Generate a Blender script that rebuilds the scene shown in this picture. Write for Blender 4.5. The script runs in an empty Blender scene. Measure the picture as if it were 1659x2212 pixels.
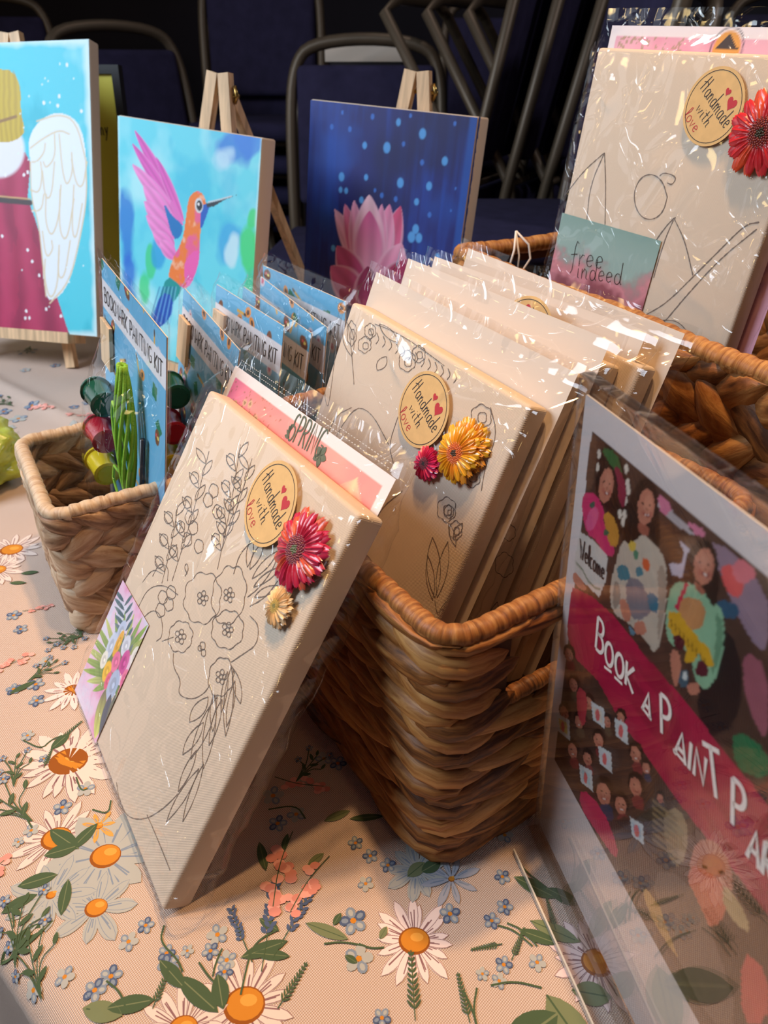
import bpy, bmesh, math, random
import numpy as np
from mathutils import Vector, Matrix

# ------------------------------------------------------------------ camera, world, lights
SC = bpy.context.scene
COL = SC.collection
F, CX, CY, PITCH, HC = 1575.0, 829.5, 1106.0, math.radians(32), 0.412
cd = bpy.data.cameras.new('camera')
cd.sensor_fit = 'VERTICAL'; cd.sensor_height = 36.0; cd.lens = F / 2212 * 36
cd.clip_start = 0.02; cd.clip_end = 60
cd.dof.use_dof = True; cd.dof.focus_distance = 0.47; cd.dof.aperture_fstop = 12.0
cam = bpy.data.objects.new('camera', cd); COL.objects.link(cam)
cam.location = (0, 0, HC); cam.rotation_euler = (math.pi / 2 - PITCH, 0, 0)
SC.camera = cam
SC.view_settings.view_transform = 'Standard'; SC.view_settings.look = 'None'
SC.view_settings.exposure = 0.0; SC.view_settings.gamma = 1.0
SC.view_settings.use_curve_mapping = False
SC.cycles.use_denoising = True
SC.cycles.max_bounces = 8; SC.cycles.transparent_max_bounces = 32
SC.cycles.diffuse_bounces = 3; SC.cycles.glossy_bounces = 4; SC.cycles.transmission_bounces = 4
SC.cycles.sample_clamp_indirect = 4.0

w = bpy.data.worlds.new('room_light'); SC.world = w; w.use_nodes = True
w.node_tree.nodes['Background'].inputs[0].default_value = (0.62, 0.60, 0.72, 1)
w.node_tree.nodes['Background'].inputs[1].default_value = 0.045

def area(name, loc, target, sx, sy, power, col):
    l = bpy.data.lights.new(name, 'AREA'); l.shape = 'RECTANGLE'; l.size = sx; l.size_y = sy
    l.energy = power; l.color = col
    o = bpy.data.objects.new(name, l); COL.objects.link(o); o.location = loc
    o.rotation_euler = (Vector(target) - Vector(loc)).to_track_quat('-Z', 'Y').to_euler()
    return o
def bulb(name, loc, r, power, col):
    l = bpy.data.lights.new(name, 'POINT'); l.shadow_soft_size = r; l.energy = power; l.color = col
    o = bpy.data.objects.new(name, l); COL.objects.link(o); o.location = loc
    return o
def spot(name, loc, target, cone, power, col, r=.035, blend=1.0):
    l = bpy.data.lights.new(name, 'SPOT'); l.spot_size = math.radians(cone); l.spot_blend = blend; l.energy = power; l.color = col; l.shadow_soft_size = r
    o = bpy.data.objects.new(name, l); COL.objects.link(o); o.location = loc
    o.rotation_euler = (Vector(target) - Vector(loc)).to_track_quat('-Z', 'Y').to_euler()
    return o
wn = area('window_daylight', (-1.6, 0.35, 1.30), (-0.38, 0.98, 0.12), 0.9, 0.9, 19, (0.74, 0.86, 1.0)); wn.data.spread = math.radians(120)
area('haze_fill', (-2.1, 1.75, 0.62), (0.0, 0.45, 0.2), 1.0, 1.1, 5, (0.82, 0.90, 1.0))  # added dim unseen panel, mirrored as pale haze on the film sleeves
WARM = (1.0, 0.59, 0.27)
spot('ceiling_spot', (0.03, 0.68, 1.75), (0.16, 0.24, 0.0), 66, 74, WARM)
spot('ceiling_spot', (0.10, 0.38, 1.85), (0.12, 0.22, 0.0), 62, 54, WARM)
bulb('ceiling_and_fill_bulb', (1.0, 0.95, 1.15), 0.05, 12, (0.96, 0.92, 0.96))  # added neutral fill that brightens the side faces of the paintings
bulb('ceiling_and_fill_bulb', (0.1, 2.1, 1.9), 0.05, 9, (1.0, 0.82, 0.74))
bulb('ceiling_and_fill_bulb', (0.6, -0.5, 1.5), 0.05, 4, WARM)  # added weak warm fill from the front right
for k_, (y_, z_) in enumerate(((1.25, 0.95), (0.70, 0.62), (0.25, 1.15), (1.0, 1.5), (0.1, 0.4))):
    bulb('glint_light', (-2.6, y_ * 1.2, z_), 0.08, 3.6, (1.0, 0.70, 0.28))  # unseen warm lights added at left so the film picks up yellow glints

# ------------------------------------------------------------------ small tools
rnd = random.Random(7)
def s2l(c):
    return c / 12.92 if c <= 0.04045 else ((c + 0.055) / 1.055) ** 2.4
def hx(r, g=None, b=None):
    if g is None: r, g, b = r
    return (s2l(r / 255), s2l(g / 255), s2l(b / 255))
Rm = np.array([[1, 0, 0], [0, -math.sin(PITCH), -math.cos(PITCH)], [0, math.cos(PITCH), -math.sin(PITCH)]])
EYE = np.array([0, 0, HC])
def ray(px, py):
    return Rm.T @ np.array([(px - CX) / F, (py - CY) / F, 1.0])
def onz(px, py, z=0.0):
    d = ray(px, py); t = (z - HC) / d[2]; return EYE + t * d
def axes(yaw, lean, roll=0):
    y, l, r = map(math.radians, (yaw, lean, roll))
    wv = np.array([math.cos(y), math.sin(y), 0]); b = np.array([-math.sin(y), math.cos(y), 0])
    u = np.array([0, 0, 1]) * math.cos(l) + b * math.sin(l)
    return wv * math.cos(r) + u * math.sin(r), -wv * math.sin(r) + u * math.cos(r)
class Frame:
    """a standing sheet: local x across, y away from its face, z up"""
    def __init__(s, x, y, z, yaw, lean, roll=0):
        s.o = np.array([x, y, z], float); s.x, s.z = axes(yaw, lean, roll); s.y = -np.cross(s.x, s.z)
    def loc(s, px, py, y=0.0):
        o = s.o + s.y * y; d = ray(px, py); t = np.dot(o - EYE, s.y) / np.dot(d, s.y)
        q = EYE + t * d - s.o
        return (float(q @ s.x), float(q @ s.z))
    def mat(s):
        m = Matrix.Identity(4)
        for i, a in enumerate((s.x, s.y, s.z)):
            for j in range(3): m[j][i] = a[j]
        for j in range(3): m[j][3] = s.o[j]
        return m
    def L(s, *pts, y=0.0):
        return [s.loc(p[0], p[1], y) for p in pts]

def nodes(m):
    m.use_nodes = True; return m.node_tree, m.node_tree.nodes['Principled BSDF']
def mat(name, col, rough=0.6, metal=0.0, bump=0, bscale=300, vary=0.0, vscale=20, spec=0.5, stretch=None, trans=0):
    m = bpy.data.materials.new(name); nt, b = nodes(m); N, Lk = nt.nodes, nt.links
    b.inputs['Base Color'].default_value = (*col, 1); b.inputs['Roughness'].default_value = rough
    b.inputs['Metallic'].default_value = metal; b.inputs['Specular IOR Level'].default_value = spec
    tc = N.new('ShaderNodeTexCoord'); src = tc.outputs['Object']
    if stretch:
        mp = N.new('ShaderNodeMapping'); mp.inputs['Scale'].default_value = stretch
        Lk.new(src, mp.inputs[0]); src = mp.outputs[0]
    if vary:
        n = N.new('ShaderNodeTexNoise'); n.inputs['Scale'].default_value = vscale; n.inputs['Detail'].default_value = 5
        Lk.new(src, n.inputs['Vector'])
        r = N.new('ShaderNodeMapRange'); r.inputs[1].default_value = .3; r.inputs[2].default_value = .7
        r.inputs[3].default_value = 1 - vary; r.inputs[4].default_value = 1 + vary
        Lk.new(n.outputs[0], r.inputs[0])
        mx = N.new('ShaderNodeMix'); mx.data_type = 'RGBA'; mx.blend_type = 'MULTIPLY'; mx.inputs[0].default_value = 1
        mx.inputs[6].default_value = (*col, 1); Lk.new(r.outputs[0], mx.inputs[7]); Lk.new(mx.outputs[2], b.inputs['Base Color'])
    if bump:
        n = N.new('ShaderNodeTexNoise'); n.inputs['Scale'].default_value = bscale; n.inputs['Detail'].default_value = 3
        Lk.new(src, n.inputs['Vector'])
        bp = N.new('ShaderNodeBump'); bp.inputs['Strength'].default_value = bump; bp.inputs['Distance'].default_value = .001
        Lk.new(n.outputs[0], bp.inputs['Height']); Lk.new(bp.outputs[0], b.inputs['Normal'])
    return m
def weave_nodes(nt, b, fx, coord='Object', strength=.5, dist=.0004, ax=(0, 1)):
    """over-under thread relief; returns the 0..1 height socket"""
    N, Lk = nt.nodes, nt.links
    tc = N.new('ShaderNodeTexCoord'); sp = N.new('ShaderNodeSeparateXYZ'); Lk.new(tc.outputs[coord], sp.inputs[0])
    outs = []
    for a in ax:
        m1 = N.new('ShaderNodeMath'); m1.operation = 'MULTIPLY'; m1.inputs[1].default_value = fx; Lk.new(sp.outputs[a], m1.inputs[0])
        m2 = N.new('ShaderNodeMath'); m2.operation = 'SINE'; Lk.new(m1.outputs[0], m2.inputs[0]); outs.append(m2)
    mu = N.new('ShaderNodeMath'); mu.operation = 'MULTIPLY'; Lk.new(outs[0].outputs[0], mu.inputs[0]); Lk.new(outs[1].outputs[0], mu.inputs[1])
    r = N.new('ShaderNodeMapRange'); r.inputs[1].default_value = -1; r.inputs[2].default_value = 1; Lk.new(mu.outputs[0], r.inputs[0])
    bp = N.new('ShaderNodeBump'); bp.inputs['Strength'].default_value = strength; bp.inputs['Distance'].default_value = dist
    Lk.new(r.outputs[0], bp.inputs['Height']); Lk.new(bp.outputs[0], b.inputs['Normal'])
    return r.outputs[0]
def vcol(name, rough=.55, weave=0, gloss=.4, shade=0, coat=0):
    m = bpy.data.materials.new(name); nt, b = nodes(m); N, Lk = nt.nodes, nt.links
    a = N.new('ShaderNodeVertexColor'); a.layer_name = 'Col'
    b.inputs['Roughness'].default_value = rough; b.inputs['Specular IOR Level'].default_value = gloss
    if coat: b.inputs['Coat Weight'].default_value = coat
    src = a.outputs[0]
    if weave:
        h = weave_nodes(nt, b, weave, strength=.35, ax=(0, 1) if shade else (0, 2))
        if shade:
            r = N.new('ShaderNodeMapRange'); r.inputs[3].default_value = 1 - shade; r.inputs[4].default_value = 1.0; Lk.new(h, r.inputs[0])
            mx = N.new('ShaderNodeMix'); mx.data_type = 'RGBA'; mx.blend_type = 'MULTIPLY'; mx.inputs[0].default_value = 1
            Lk.new(src, mx.inputs[6]); Lk.new(r.outputs[0], mx.inputs[7]); src = mx.outputs[2]
    Lk.new(src, b.inputs['Base Color'])
    return m
def film_mat(name, bump=.6, tint=(1, 1, 1), base=.03, k=1.0, scale=28, rough=.06):
    """thin clear film: mostly see-through, mirror-like at grazing angles, crinkled"""
    m = bpy.data.materials.new(name); m.use_nodes = True; nt = m.node_tree; N, Lk = nt.nodes, nt.links
    N.remove(N['Principled BSDF']); out = N['Material Output']
    t = N.new('ShaderNodeBsdfTransparent'); t.inputs[0].default_value = (*tint, 1)
    g = N.new('ShaderNodeBsdfGlossy'); g.inputs['Roughness'].default_value = rough
    fr = N.new('ShaderNodeLayerWeight'); fr.inputs[0].default_value = .5      # 1-|cos|: the same from either side of the film
    pw = N.new('ShaderNodeMath'); pw.operation = 'POWER'; pw.inputs[1].default_value = 5; Lk.new(fr.outputs['Facing'], pw.inputs[0])
    mu = N.new('ShaderNodeMath'); mu.operation = 'MULTIPLY_ADD'; mu.inputs[1].default_value = k; mu.inputs[2].default_value = base + .035
    mu.use_clamp = True
    mix = N.new('ShaderNodeMixShader'); Lk.new(pw.outputs[0], mu.inputs[0]); Lk.new(mu.outputs[0], mix.inputs[0])
    Lk.new(t.outputs[0], mix.inputs[1]); Lk.new(g.outputs[0], mix.inputs[2]); Lk.new(mix.outputs[0], out.inputs[0])
    if bump:
        tc = N.new('ShaderNodeTexCoord')
        n = N.new('ShaderNodeTexNoise'); n.inputs['Scale'].default_value = scale; n.inputs['Detail'].default_value = 1.2; n.inputs['Distortion'].default_value = .8
        Lk.new(tc.outputs['Object'], n.inputs['Vector'])
        v = N.new('ShaderNodeTexVoronoi'); v.feature = 'DISTANCE_TO_EDGE'; v.inputs['Scale'].default_value = scale * .8
        mp = N.new('ShaderNodeMapping'); mp.inputs['Scale'].default_value = (1.3, 1.3, .55); mp.inputs['Rotation'].default_value = (0, .5, 0)
        Lk.new(tc.outputs['Object'], mp.inputs[0])
        mv = N.new('ShaderNodeMix'); mv.data_type = 'RGBA'; mv.inputs[0].default_value = .12
        Lk.new(mp.outputs[0], mv.inputs[6]); Lk.new(n.outputs[1], mv.inputs[7]); Lk.new(mv.outputs[2], v.inputs['Vector'])
        sm = N.new('ShaderNodeMapRange'); sm.inputs[1].default_value = 0; sm.inputs[2].default_value = .05; sm.interpolation_type = 'SMOOTHSTEP'
        sm.inputs[3].default_value = .2; sm.inputs[4].default_value = 0; Lk.new(v.outputs['Distance'], sm.inputs[0])
        ad = N.new('ShaderNodeMath'); ad.operation = 'ADD'; Lk.new(n.outputs[0], ad.inputs[0]); Lk.new(sm.outputs[0], ad.inputs[1])
        bp = N.new('ShaderNodeBump'); bp.inputs['Strength'].default_value = bump; bp.inputs['Distance'].default_value = .0035
        Lk.new(ad.outputs[0], bp.inputs['Height']); Lk.new(bp.outputs[0], g.inputs['Normal'])
    return m

class MB:
    def __init__(s): s.v = []; s.f = []; s.c = []; s.uv = []; s.mi = []
    def add(s, vs, fs, col=None, uv=None, mi=0):
        o = len(s.v); s.v += [tuple(float(a) for a in p) for p in vs]
        s.f += [tuple(i + o for i in f) for f in fs]
        s.c += [col if col is not None else (1, 1, 1)] * len(vs) if not isinstance(col, list) else col
        s.uv += uv if uv else [(0, 0)] * len(vs); s.mi += [mi] * len(fs)
    def box(s, x0, x1, y0, y1, z0, z1, col=None, mi=0):
        v = [(x, y, z) for x in (x0, x1) for y in (y0, y1) for z in (z0, z1)]
        s.add(v, [(0, 1, 3, 2), (4, 6, 7, 5), (0, 4, 5, 1), (2, 3, 7, 6), (0, 2, 6, 4), (1, 5, 7, 3)], col, mi=mi)
    def grid(s, fn, nu, nv, col=None, closed_u=False, mi=0, uvs=False):
        vs = []; uv = []
        for j in range(nv):
            for i in range(nu):
                vs.append(fn(i / (nu if closed_u else nu - 1), j / (nv - 1))); uv.append((i / max(1, nu - 1), j / (nv - 1)))
        fs = []
        for j in range(nv - 1):
            for i in range(nu if closed_u else nu - 1):
                a = j * nu + i; b = j * nu + (i + 1) % nu
                fs.append((a, b, b + nu, a + nu))
        s.add(vs, fs, col, uv=uv, mi=mi)
    def tube(s, pts, r, n=8, col=None, cap=True, mi=0):
        pts = [Vector(p) for p in pts]; k = len(pts)
        rr = r if callable(r) else (lambda t: r)
        up = None; vs = []
        for i, p in enumerate(pts):
            d = (pts[min(i + 1, k - 1)] - pts[max(i - 1, 0)]).normalized()
            if up is None:
                up = Vector((0, 0, 1)) if abs(d.z) < .9 else Vector((1, 0, 0))
            a = d.cross(up).normalized(); up = a.cross(d).normalized()
            q = rr(i / max(1, k - 1))
            for j in range(n):
                th = 2 * math.pi * j / n; vs.append(p + (a * math.cos(th) + up * math.sin(th)) * q)
        fs = [(i * n + j, i * n + (j + 1) % n, (i + 1) * n + (j + 1) % n, (i + 1) * n + j) for i in range(k - 1) for j in range(n)]
        if cap: fs += [tuple(range(n))[::-1], tuple((k - 1) * n + j for j in range(n))]
        s.add(vs, fs, col, mi=mi)
    def build(s, name, m, parent=None, smooth=True, label=None, kind=None, sharp=None):
        me = bpy.data.meshes.new(name); me.from_pydata(s.v, [], s.f)
        if any(c != (1, 1, 1) for c in s.c[:1] + s.c[-1:]) or (len(set(map(tuple, s.c[:50]))) > 1):
            a = me.color_attributes.new('Col', 'FLOAT_COLOR', 'POINT')
            arr = np.ones((len(s.v), 4), np.float32); arr[:, :3] = np.array(s.c, np.float32); a.data.foreach_set('color', arr.ravel())
        uvl = me.uv_layers.new(name='UVMap'); li = np.zeros(len(me.loops), np.int32); me.loops.foreach_get('vertex_index', li)
        uvl.data.foreach_set('uv', np.array(s.uv, np.float32)[li].ravel())
        for mm in (m if isinstance(m, (list, tuple)) else [m]): me.materials.append(mm)
        me.polygons.foreach_set('material_index', s.mi)
        me.update()
        bm = bmesh.new(); bm.from_mesh(me); bmesh.ops.recalc_face_normals(bm, faces=bm.faces); bm.to_mesh(me); bm.free()
        if smooth:
            me.polygons.foreach_set('use_smooth', [True] * len(me.polygons))
            if sharp: me.set_sharp_from_angle(angle=math.radians(sharp))
        o = bpy.data.objects.new(name, me); COL.objects.link(o); o.parent = parent
        if label: o['label'] = label
        if kind: o['kind'] = kind
        return o
def bevel_box(name, x0, x1, y0, y1, z0, z1, r, m, parent=None, seg=2, label=None):
    bm = bmesh.new(); bmesh.ops.create_cube(bm, size=1)
    for v in bm.verts:
        v.co = Vector((x0 + (v.co.x + .5) * (x1 - x0), y0 + (v.co.y + .5) * (y1 - y0), z0 + (v.co.z + .5) * (z1 - z0)))
    bmesh.ops.bevel(bm, geom=bm.edges[:], offset=r, segments=seg, affect='EDGES', profile=.5)
    me = bpy.data.meshes.new(name); bm.to_mesh(me); bm.free()
    me.polygons.foreach_set('use_smooth', [True] * len(me.polygons)); me.set_sharp_from_angle(angle=math.radians(50))
    me.materials.append(m); o = bpy.data.objects.new(name, me); COL.objects.link(o); o.parent = parent
    if label: o['label'] = label
    return o
def tag(o, label, cat=None, group=None, kind=None):
    if label: o['label'] = label
    if cat: o['category'] = cat
    if group: o['group'] = group
    if kind: o['kind'] = kind
    return o
def thing(name, label, cat, M4=None, group=None, loc=(0, 0, 0), rz=0):
    o = bpy.data.objects.new(name, None); COL.objects.link(o); o.empty_display_size = .02
    if M4 is not None: o.matrix_world = M4
    else: o.location = loc; o.rotation_euler = (0, 0, rz)
    return tag(o, label, cat, group)

# ------------------------------------------------------------------ smooth noise and a small painter
def vnoise(X, Y, seed=0):
    xi = np.floor(X).astype(int); yi = np.floor(Y).astype(int); fx = X - xi; fy = Y - yi
    fx = fx * fx * (3 - 2 * fx); fy = fy * fy * (3 - 2 * fy)
    def h(a, b):
        n = (a * 374761393 + b * 668265263 + seed * 974634777) & 0x7fffffff
        n = ((n ^ (n >> 13)) * 1274126177) & 0x7fffffff
        return ((n ^ (n >> 16)) & 0xffff) / 65535.0
    return (h(xi, yi) * (1 - fx) + h(xi + 1, yi) * fx) * (1 - fy) + (h(xi, yi + 1) * (1 - fx) + h(xi + 1, yi + 1) * fx) * fy
def fbm(X, Y, seed=0, o=4):
    return sum(vnoise(X * 2 ** k, Y * 2 ** k, seed + k) / 2 ** (k + 1) for k in range(o)) / (1 - .5 ** o)
def inpoly(X, Y, pts):
    m = np.zeros(X.shape, bool); n = len(pts)
    for i in range(n):
        x1, y1 = pts[i]; x2, y2 = pts[(i + 1) % n]
        if y1 == y2: continue
        c = ((Y < y1) != (Y < y2)) & (X < (x2 - x1) * (Y - y1) / (y2 - y1) + x1); m ^= c
    return m
def smooth_pts(pts, it=2, closed=True):
    for _ in range(it):
        q = []; n = len(pts)
        for i in range(n if closed else n - 1):
            a, b = pts[i], pts[(i + 1) % n]
            q += [(a[0] * .75 + b[0] * .25, a[1] * .75 + b[1] * .25), (a[0] * .25 + b[0] * .75, a[1] * .25 + b[1] * .75)]
        if not closed: q = [pts[0]] + q + [pts[-1]]
        pts = q
    return pts
class Ras:
    def __init__(s, x0, x1, z0, z1, cell, col):
        s.nx = int((x1 - x0) / cell) + 1; s.nz = int((z1 - z0) / cell) + 1; s.b = (x0, x1, z0, z1)
        s.X, s.Z = np.meshgrid(np.linspace(x0, x1, s.nx), np.linspace(z0, z1, s.nz))
        s.C = np.ones((s.nz, s.nx, 3)) * np.array(hx(col))
    def blend(s, m, col, a=1.0):
        m = np.clip(m * a, 0, 1)[..., None]; c = np.array(hx(col)) if not isinstance(col, np.ndarray) else col
        s.C = s.C * (1 - m) + c * m
    def poly(s, pts, col, a=1, sm=1):
        if sm: pts = smooth_pts(pts, sm)
        s.blend(inpoly(s.X, s.Z, pts).astype(float), col, a)
    def ell(s, c, rx, rz, col, rot=0, a=1, soft=.12):
        cr, sr = math.cos(rot), math.sin(rot); dx = s.X - c[0]; dz = s.Z - c[1]
        q = np.sqrt(((dx * cr + dz * sr) / rx) ** 2 + ((-dx * sr + dz * cr) / rz) ** 2)
        s.blend(np.clip((1 - q) / soft + .5, 0, 1), col, a)
    def stroke(s, pts, wd, col, a=1, sm=0):
        if sm: pts = smooth_pts(pts, sm, False)
        D = np.full(s.X.shape, 9.0)
        for (x1, y1), (x2, y2) in zip(pts[:-1], pts[1:]):
            dx, dy = x2 - x1, y2 - y1; L2 = dx * dx + dy * dy + 1e-12
            t = np.clip(((s.X - x1) * dx + (s.Z - y1) * dy) / L2, 0, 1)
            D = np.minimum(D, np.hypot(s.X - x1 - t * dx, s.Z - y1 - t * dy))
        cell = (s.b[1] - s.b[0]) / s.nx
        s.blend(np.clip((wd / 2 - D) / cell + .5, 0, 1), col, a)
    def petal(s, p, q, wd, c0, c1, a=1, pw=.7, edge=None):
        """leaf shape from p (colour c0) to q (colour c1)"""
        dx, dz = q[0] - p[0], q[1] - p[1]; L = math.hypot(dx, dz); dx /= L; dz /= L
        t = ((s.X - p[0]) * dx + (s.Z - p[1]) * dz) / L; d = -(s.X - p[0]) * dz + (s.Z - p[1]) * dx
        prof = wd / 2 * np.sin(np.pi * np.clip(t, 0, 1)) ** pw + 1e-9
        e = np.abs(d) / prof; m = ((t > 0) & (t < 1)).astype(float) * np.clip((1.05 - e) * 6, 0, 1)
        tt = np.clip(t, 0, 1)[..., None]; cc = np.array(hx(c0)) * (1 - tt) + np.array(hx(c1)) * tt
        cc = cc * (1 + .12 * np.sin(d / wd * 16))[..., None]
        if edge is not None:
            k = (np.clip((e - .72) / .2, 0, 1))[..., None] * .8; cc = cc * (1 - k) + np.array(hx(edge)) * k
        s.blend(m, cc, a)
    def mesh(s, name, m, parent, y=0.0, label=None):
        n = s.nx * s.nz; v = np.stack([s.X.ravel(), np.full(n, y), s.Z.ravel()], 1)
        i = np.arange(s.nx - 1)[None, :] + (np.arange(s.nz - 1) * s.nx)[:, None]; i = i.ravel()
        f = np.stack([i, i + 1, i + 1 + s.nx, i + s.nx], 1)
        me = bpy.data.meshes.new(name); me.vertices.add(n); me.vertices.foreach_set('co', v.ravel())
        me.loops.add(f.size); me.loops.foreach_set('vertex_index', f.ravel().astype(np.int32))
        me.polygons.add(len(f)); me.polygons.foreach_set('loop_start', np.arange(0, f.size, 4, dtype=np.int32))
        a = me.color_attributes.new('Col', 'FLOAT_COLOR', 'POINT'); c = np.ones((n, 4), np.float32); c[:, :3] = np.clip(s.C, 0, 1).reshape(-1, 3)
        a.data.foreach_set('color', c.ravel()); me.update(calc_edges=True); me.materials.append(m)
        o = bpy.data.objects.new(name, me); COL.objects.link(o); o.parent = parent
        if label: o['label'] = label
        return o
def ribbon(mb, pts, wd, y, col=None, jit=0, tf=None):
    """flat ink or pencil line laid on a sheet (local x,z) at depth y; tf maps (x,z,y) to 3-D"""
    if len(pts) < 2: return
    vs = []; n = len(pts)
    for i, p in enumerate(pts):
        a, b = pts[max(0, i - 1)], pts[min(n - 1, i + 1)]
        dx, dz = b[0] - a[0], b[1] - a[1]; L = math.hypot(dx, dz) or 1e-9; h = wd / 2 * (1 + (rnd.uniform(-jit, jit) if jit else 0))
        jx = rnd.uniform(-1, 1) * jit * wd * .25
        for sg in (1, -1):
            x, z = p[0] - dz / L * h * sg + jx, p[1] + dx / L * h * sg
            vs.append(tf(x, z, y) if tf else (x, y, z))
    mb.add(vs, [(2 * i, 2 * i + 1, 2 * i + 3, 2 * i + 2) for i in range(n - 1)], col)
def flat(mb, pts, y, col=None, tf=None):
    cx = sum(p[0] for p in pts) / len(pts); cz = sum(p[1] for p in pts) / len(pts); n = len(pts)
    vs = [(cx, cz)] + list(pts); vs = [tf(p[0], p[1], y) if tf else (p[0], y, p[1]) for p in vs]
    mb.add(vs, [(0, 1 + i, 1 + (i + 1) % n) for i in range(n)], col)
def dens(pts, st):
    q = [pts[0]]
    for a, b in zip(pts[:-1], pts[1:]):
        k = max(1, int(math.hypot(b[0] - a[0], b[1] - a[1]) / st))
        q += [(a[0] + (b[0] - a[0]) * i / k, a[1] + (b[1] - a[1]) * i / k) for i in range(1, k + 1)]
    return q
def ellp(cx, cz, rx, rz, n=16, a0=0, a1=360, rot=0):
    r = []
    for i in range(n + 1):
        t = math.radians(a0 + (a1 - a0) * i / n); x, z = rx * math.cos(t), rz * math.sin(t)
        r.append((cx + x * math.cos(rot) - z * math.sin(rot), cz + x * math.sin(rot) + z * math.cos(rot)))
    return r
# single-stroke letters, drawn on a box one unit high (capitals) / 0.55 high (small letters)
def _arc(cx, cy, rx, ry, a0, a1, n=9): return ellp(cx, cy, rx, ry, n, a0, a1)
GL = {
 'A': (.66, [[(0, 0), (.32, 1), (.62, 0)], [(.1, .36), (.52, .36)]]),
 'B': (.6, [[(.05, 0), (.05, 1)], [(.05, 1)] + _arc(.22, .76, .26, .24, 90, -90) + [(.05, .52)], [(.05, .52)] + _arc(.25, .26, .3, .26, 90, -90) + [(.05, 0)]]),
 'G': (.66, [_arc(.34, .5, .3, .5, 50, 300) + [(.58, .12), (.6, .44), (.38, .44)]]),
 'I': (.22, [[(.08, 0), (.08, 1)]]),
 'K': (.62, [[(.05, 0), (.05, 1)], [(.55, 1), (.08, .42), (.58, -.05)]]),
 'M': (.8, [[(.03, 0), (.1, 1), (.38, .3), (.66, 1), (.74, 0)]]),
 'N': (.66, [[(.05, 0), (.05, 1), (.56, 0), (.56, 1)]]),
 'O': (.7, [_arc(.34, .5, .29, .48, 0, 360, 18)]),
 'P': (.58, [[(.05, 0), (.05, 1)], [(.05, 1)] + _arc(.24, .74, .28, .26, 90, -90) + [(.05, .46)]]),
 'R': (.62, [[(.05, 0), (.05, 1)], [(.05, 1)] + _arc(.24, .76, .27, .24, 90, -90) + [(.05, .5)], [(.2, .5), (.56, 0)]]),
 'S': (.58, [_arc(.3, .75, .22, .24, 40, 250) + _arc(.28, .26, .24, .26, 80, -150)]),
 'T': (.62, [[(.3, 0), (.3, 1)], [(0, 1), (.62, 1)]]),
 'Y': (.6, [[(0, 1), (.3, .5), (.58, 1)], [(.3, .5), (.3, 0)]]),
 'H': (.72, [[(.12, 0), (.22, 1)], [(.55, 1), (.52, 0)], [(-.05, .45), (.3, .62), (.62, .5)]]),
 'W': (.8, [[(-.02, .95), (.12, .6), (.2, 0), (.38, .7), (.52, .02), (.75, 1)]]),
 'a': (.5, [_arc(.22, .25, .18, .26, 50, 400, 14), [(.4, .5), (.4, .1), (.5, 0)]]),
 'c': (.42, [_arc(.22, .26, .19, .26, 50, 310, 12)]),
 'd': (.52, [_arc(.22, .25, .18, .26, 50, 400, 14), [(.43, 1.05), (.41, .1), (.5, 0)]]),
 'e': (.44, [[(.05, .25), (.36, .32)] + _arc(.21, .28, .17, .25, 20, 320, 12)]),
 'f': (.36, [[(.36, .95), (.26, 1.05), (.18, .8), (.14, -.2), (.05, -.35)], [(-.02, .45), (.34, .5)]]),
 'h': (.48, [[(.08, 0), (.12, 1.05)], [(.08, .2), (.2, .5), (.36, .45), (.36, .05), (.46, 0)]]),
 'i': (.22, [[(.08, .5), (.08, .06), (.18, 0)], [(.1, .72), (.11, .76)]]),
 'l': (.24, [[(.04, .1), (.24, .7), (.2, 1.05), (.1, .95), (.07, .15), (.2, 0)]]),
 'm': (.72, [[(.04, .5), (.06, 0)], [(.06, .3), (.2, .52), (.3, .4), (.32, 0)], [(.32, .3), (.46, .52), (.58, .4), (.58, .08), (.68, 0)]]),
 'n': (.5, [[(.05, .5), (.07, 0)], [(.07, .28), (.22, .52), (.36, .4), (.37, .05), (.48, 0)]]),
 'o': (.46, [_arc(.22, .26, .19, .26, 0, 360, 14)]),
 'r': (.36, [[(.05, .5), (.07, 0)], [(.07, .3), (.2, .5), (.33, .46)]]),
 't': (.34, [[(.16, .95), (.14, .08), (.28, .02)], [(-.02, .62), (.32, .64)]]),
 'v': (.42, [[(.02, .5), (.18, 0), (.38, .52)]]),
 'w': (.62, [[(.02, .5), (.12, .05), (.28, .4), (.4, .03), (.56, .52)]]),
 'y': (.46, [[(.04, .5), (.2, .08)], [(.38, .52), (.2, .05), (.02, -.35)]]),
 ' ': (.38, []),
}
def text(mb, s, p0, ux, size, wd, y, col=None, tf=None, narrow=1.0, uy=None, sp=.08):
    """strokes of s from p0 along unit vector ux; returns its length"""
    uy = uy or (-ux[1], ux[0]); x = 0
    for ch in s:
        g = GL[ch]
        for st in g[1]:
            pts = [(p0[0] + (ux[0] * (x + a) * narrow + uy[0] * b) * size, p0[1] + (ux[1] * (x + a) * narrow + uy[1] * b) * size) for a, b in st]
            ribbon(mb, pts, wd, y, col, tf=tf)
        x += g[0] + sp
    return x * size * narrow
def textfit(mb, s, p0, p1, size, wd, y, **k):
    L = sum(GL[c][0] + .08 for c in s); d = math.hypot(p1[0] - p0[0], p1[1] - p0[1])
    text(mb, s, p0, ((p1[0] - p0[0]) / d, (p1[1] - p0[1]) / d), size, wd, y, narrow=d / (L * size), **k)

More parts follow.
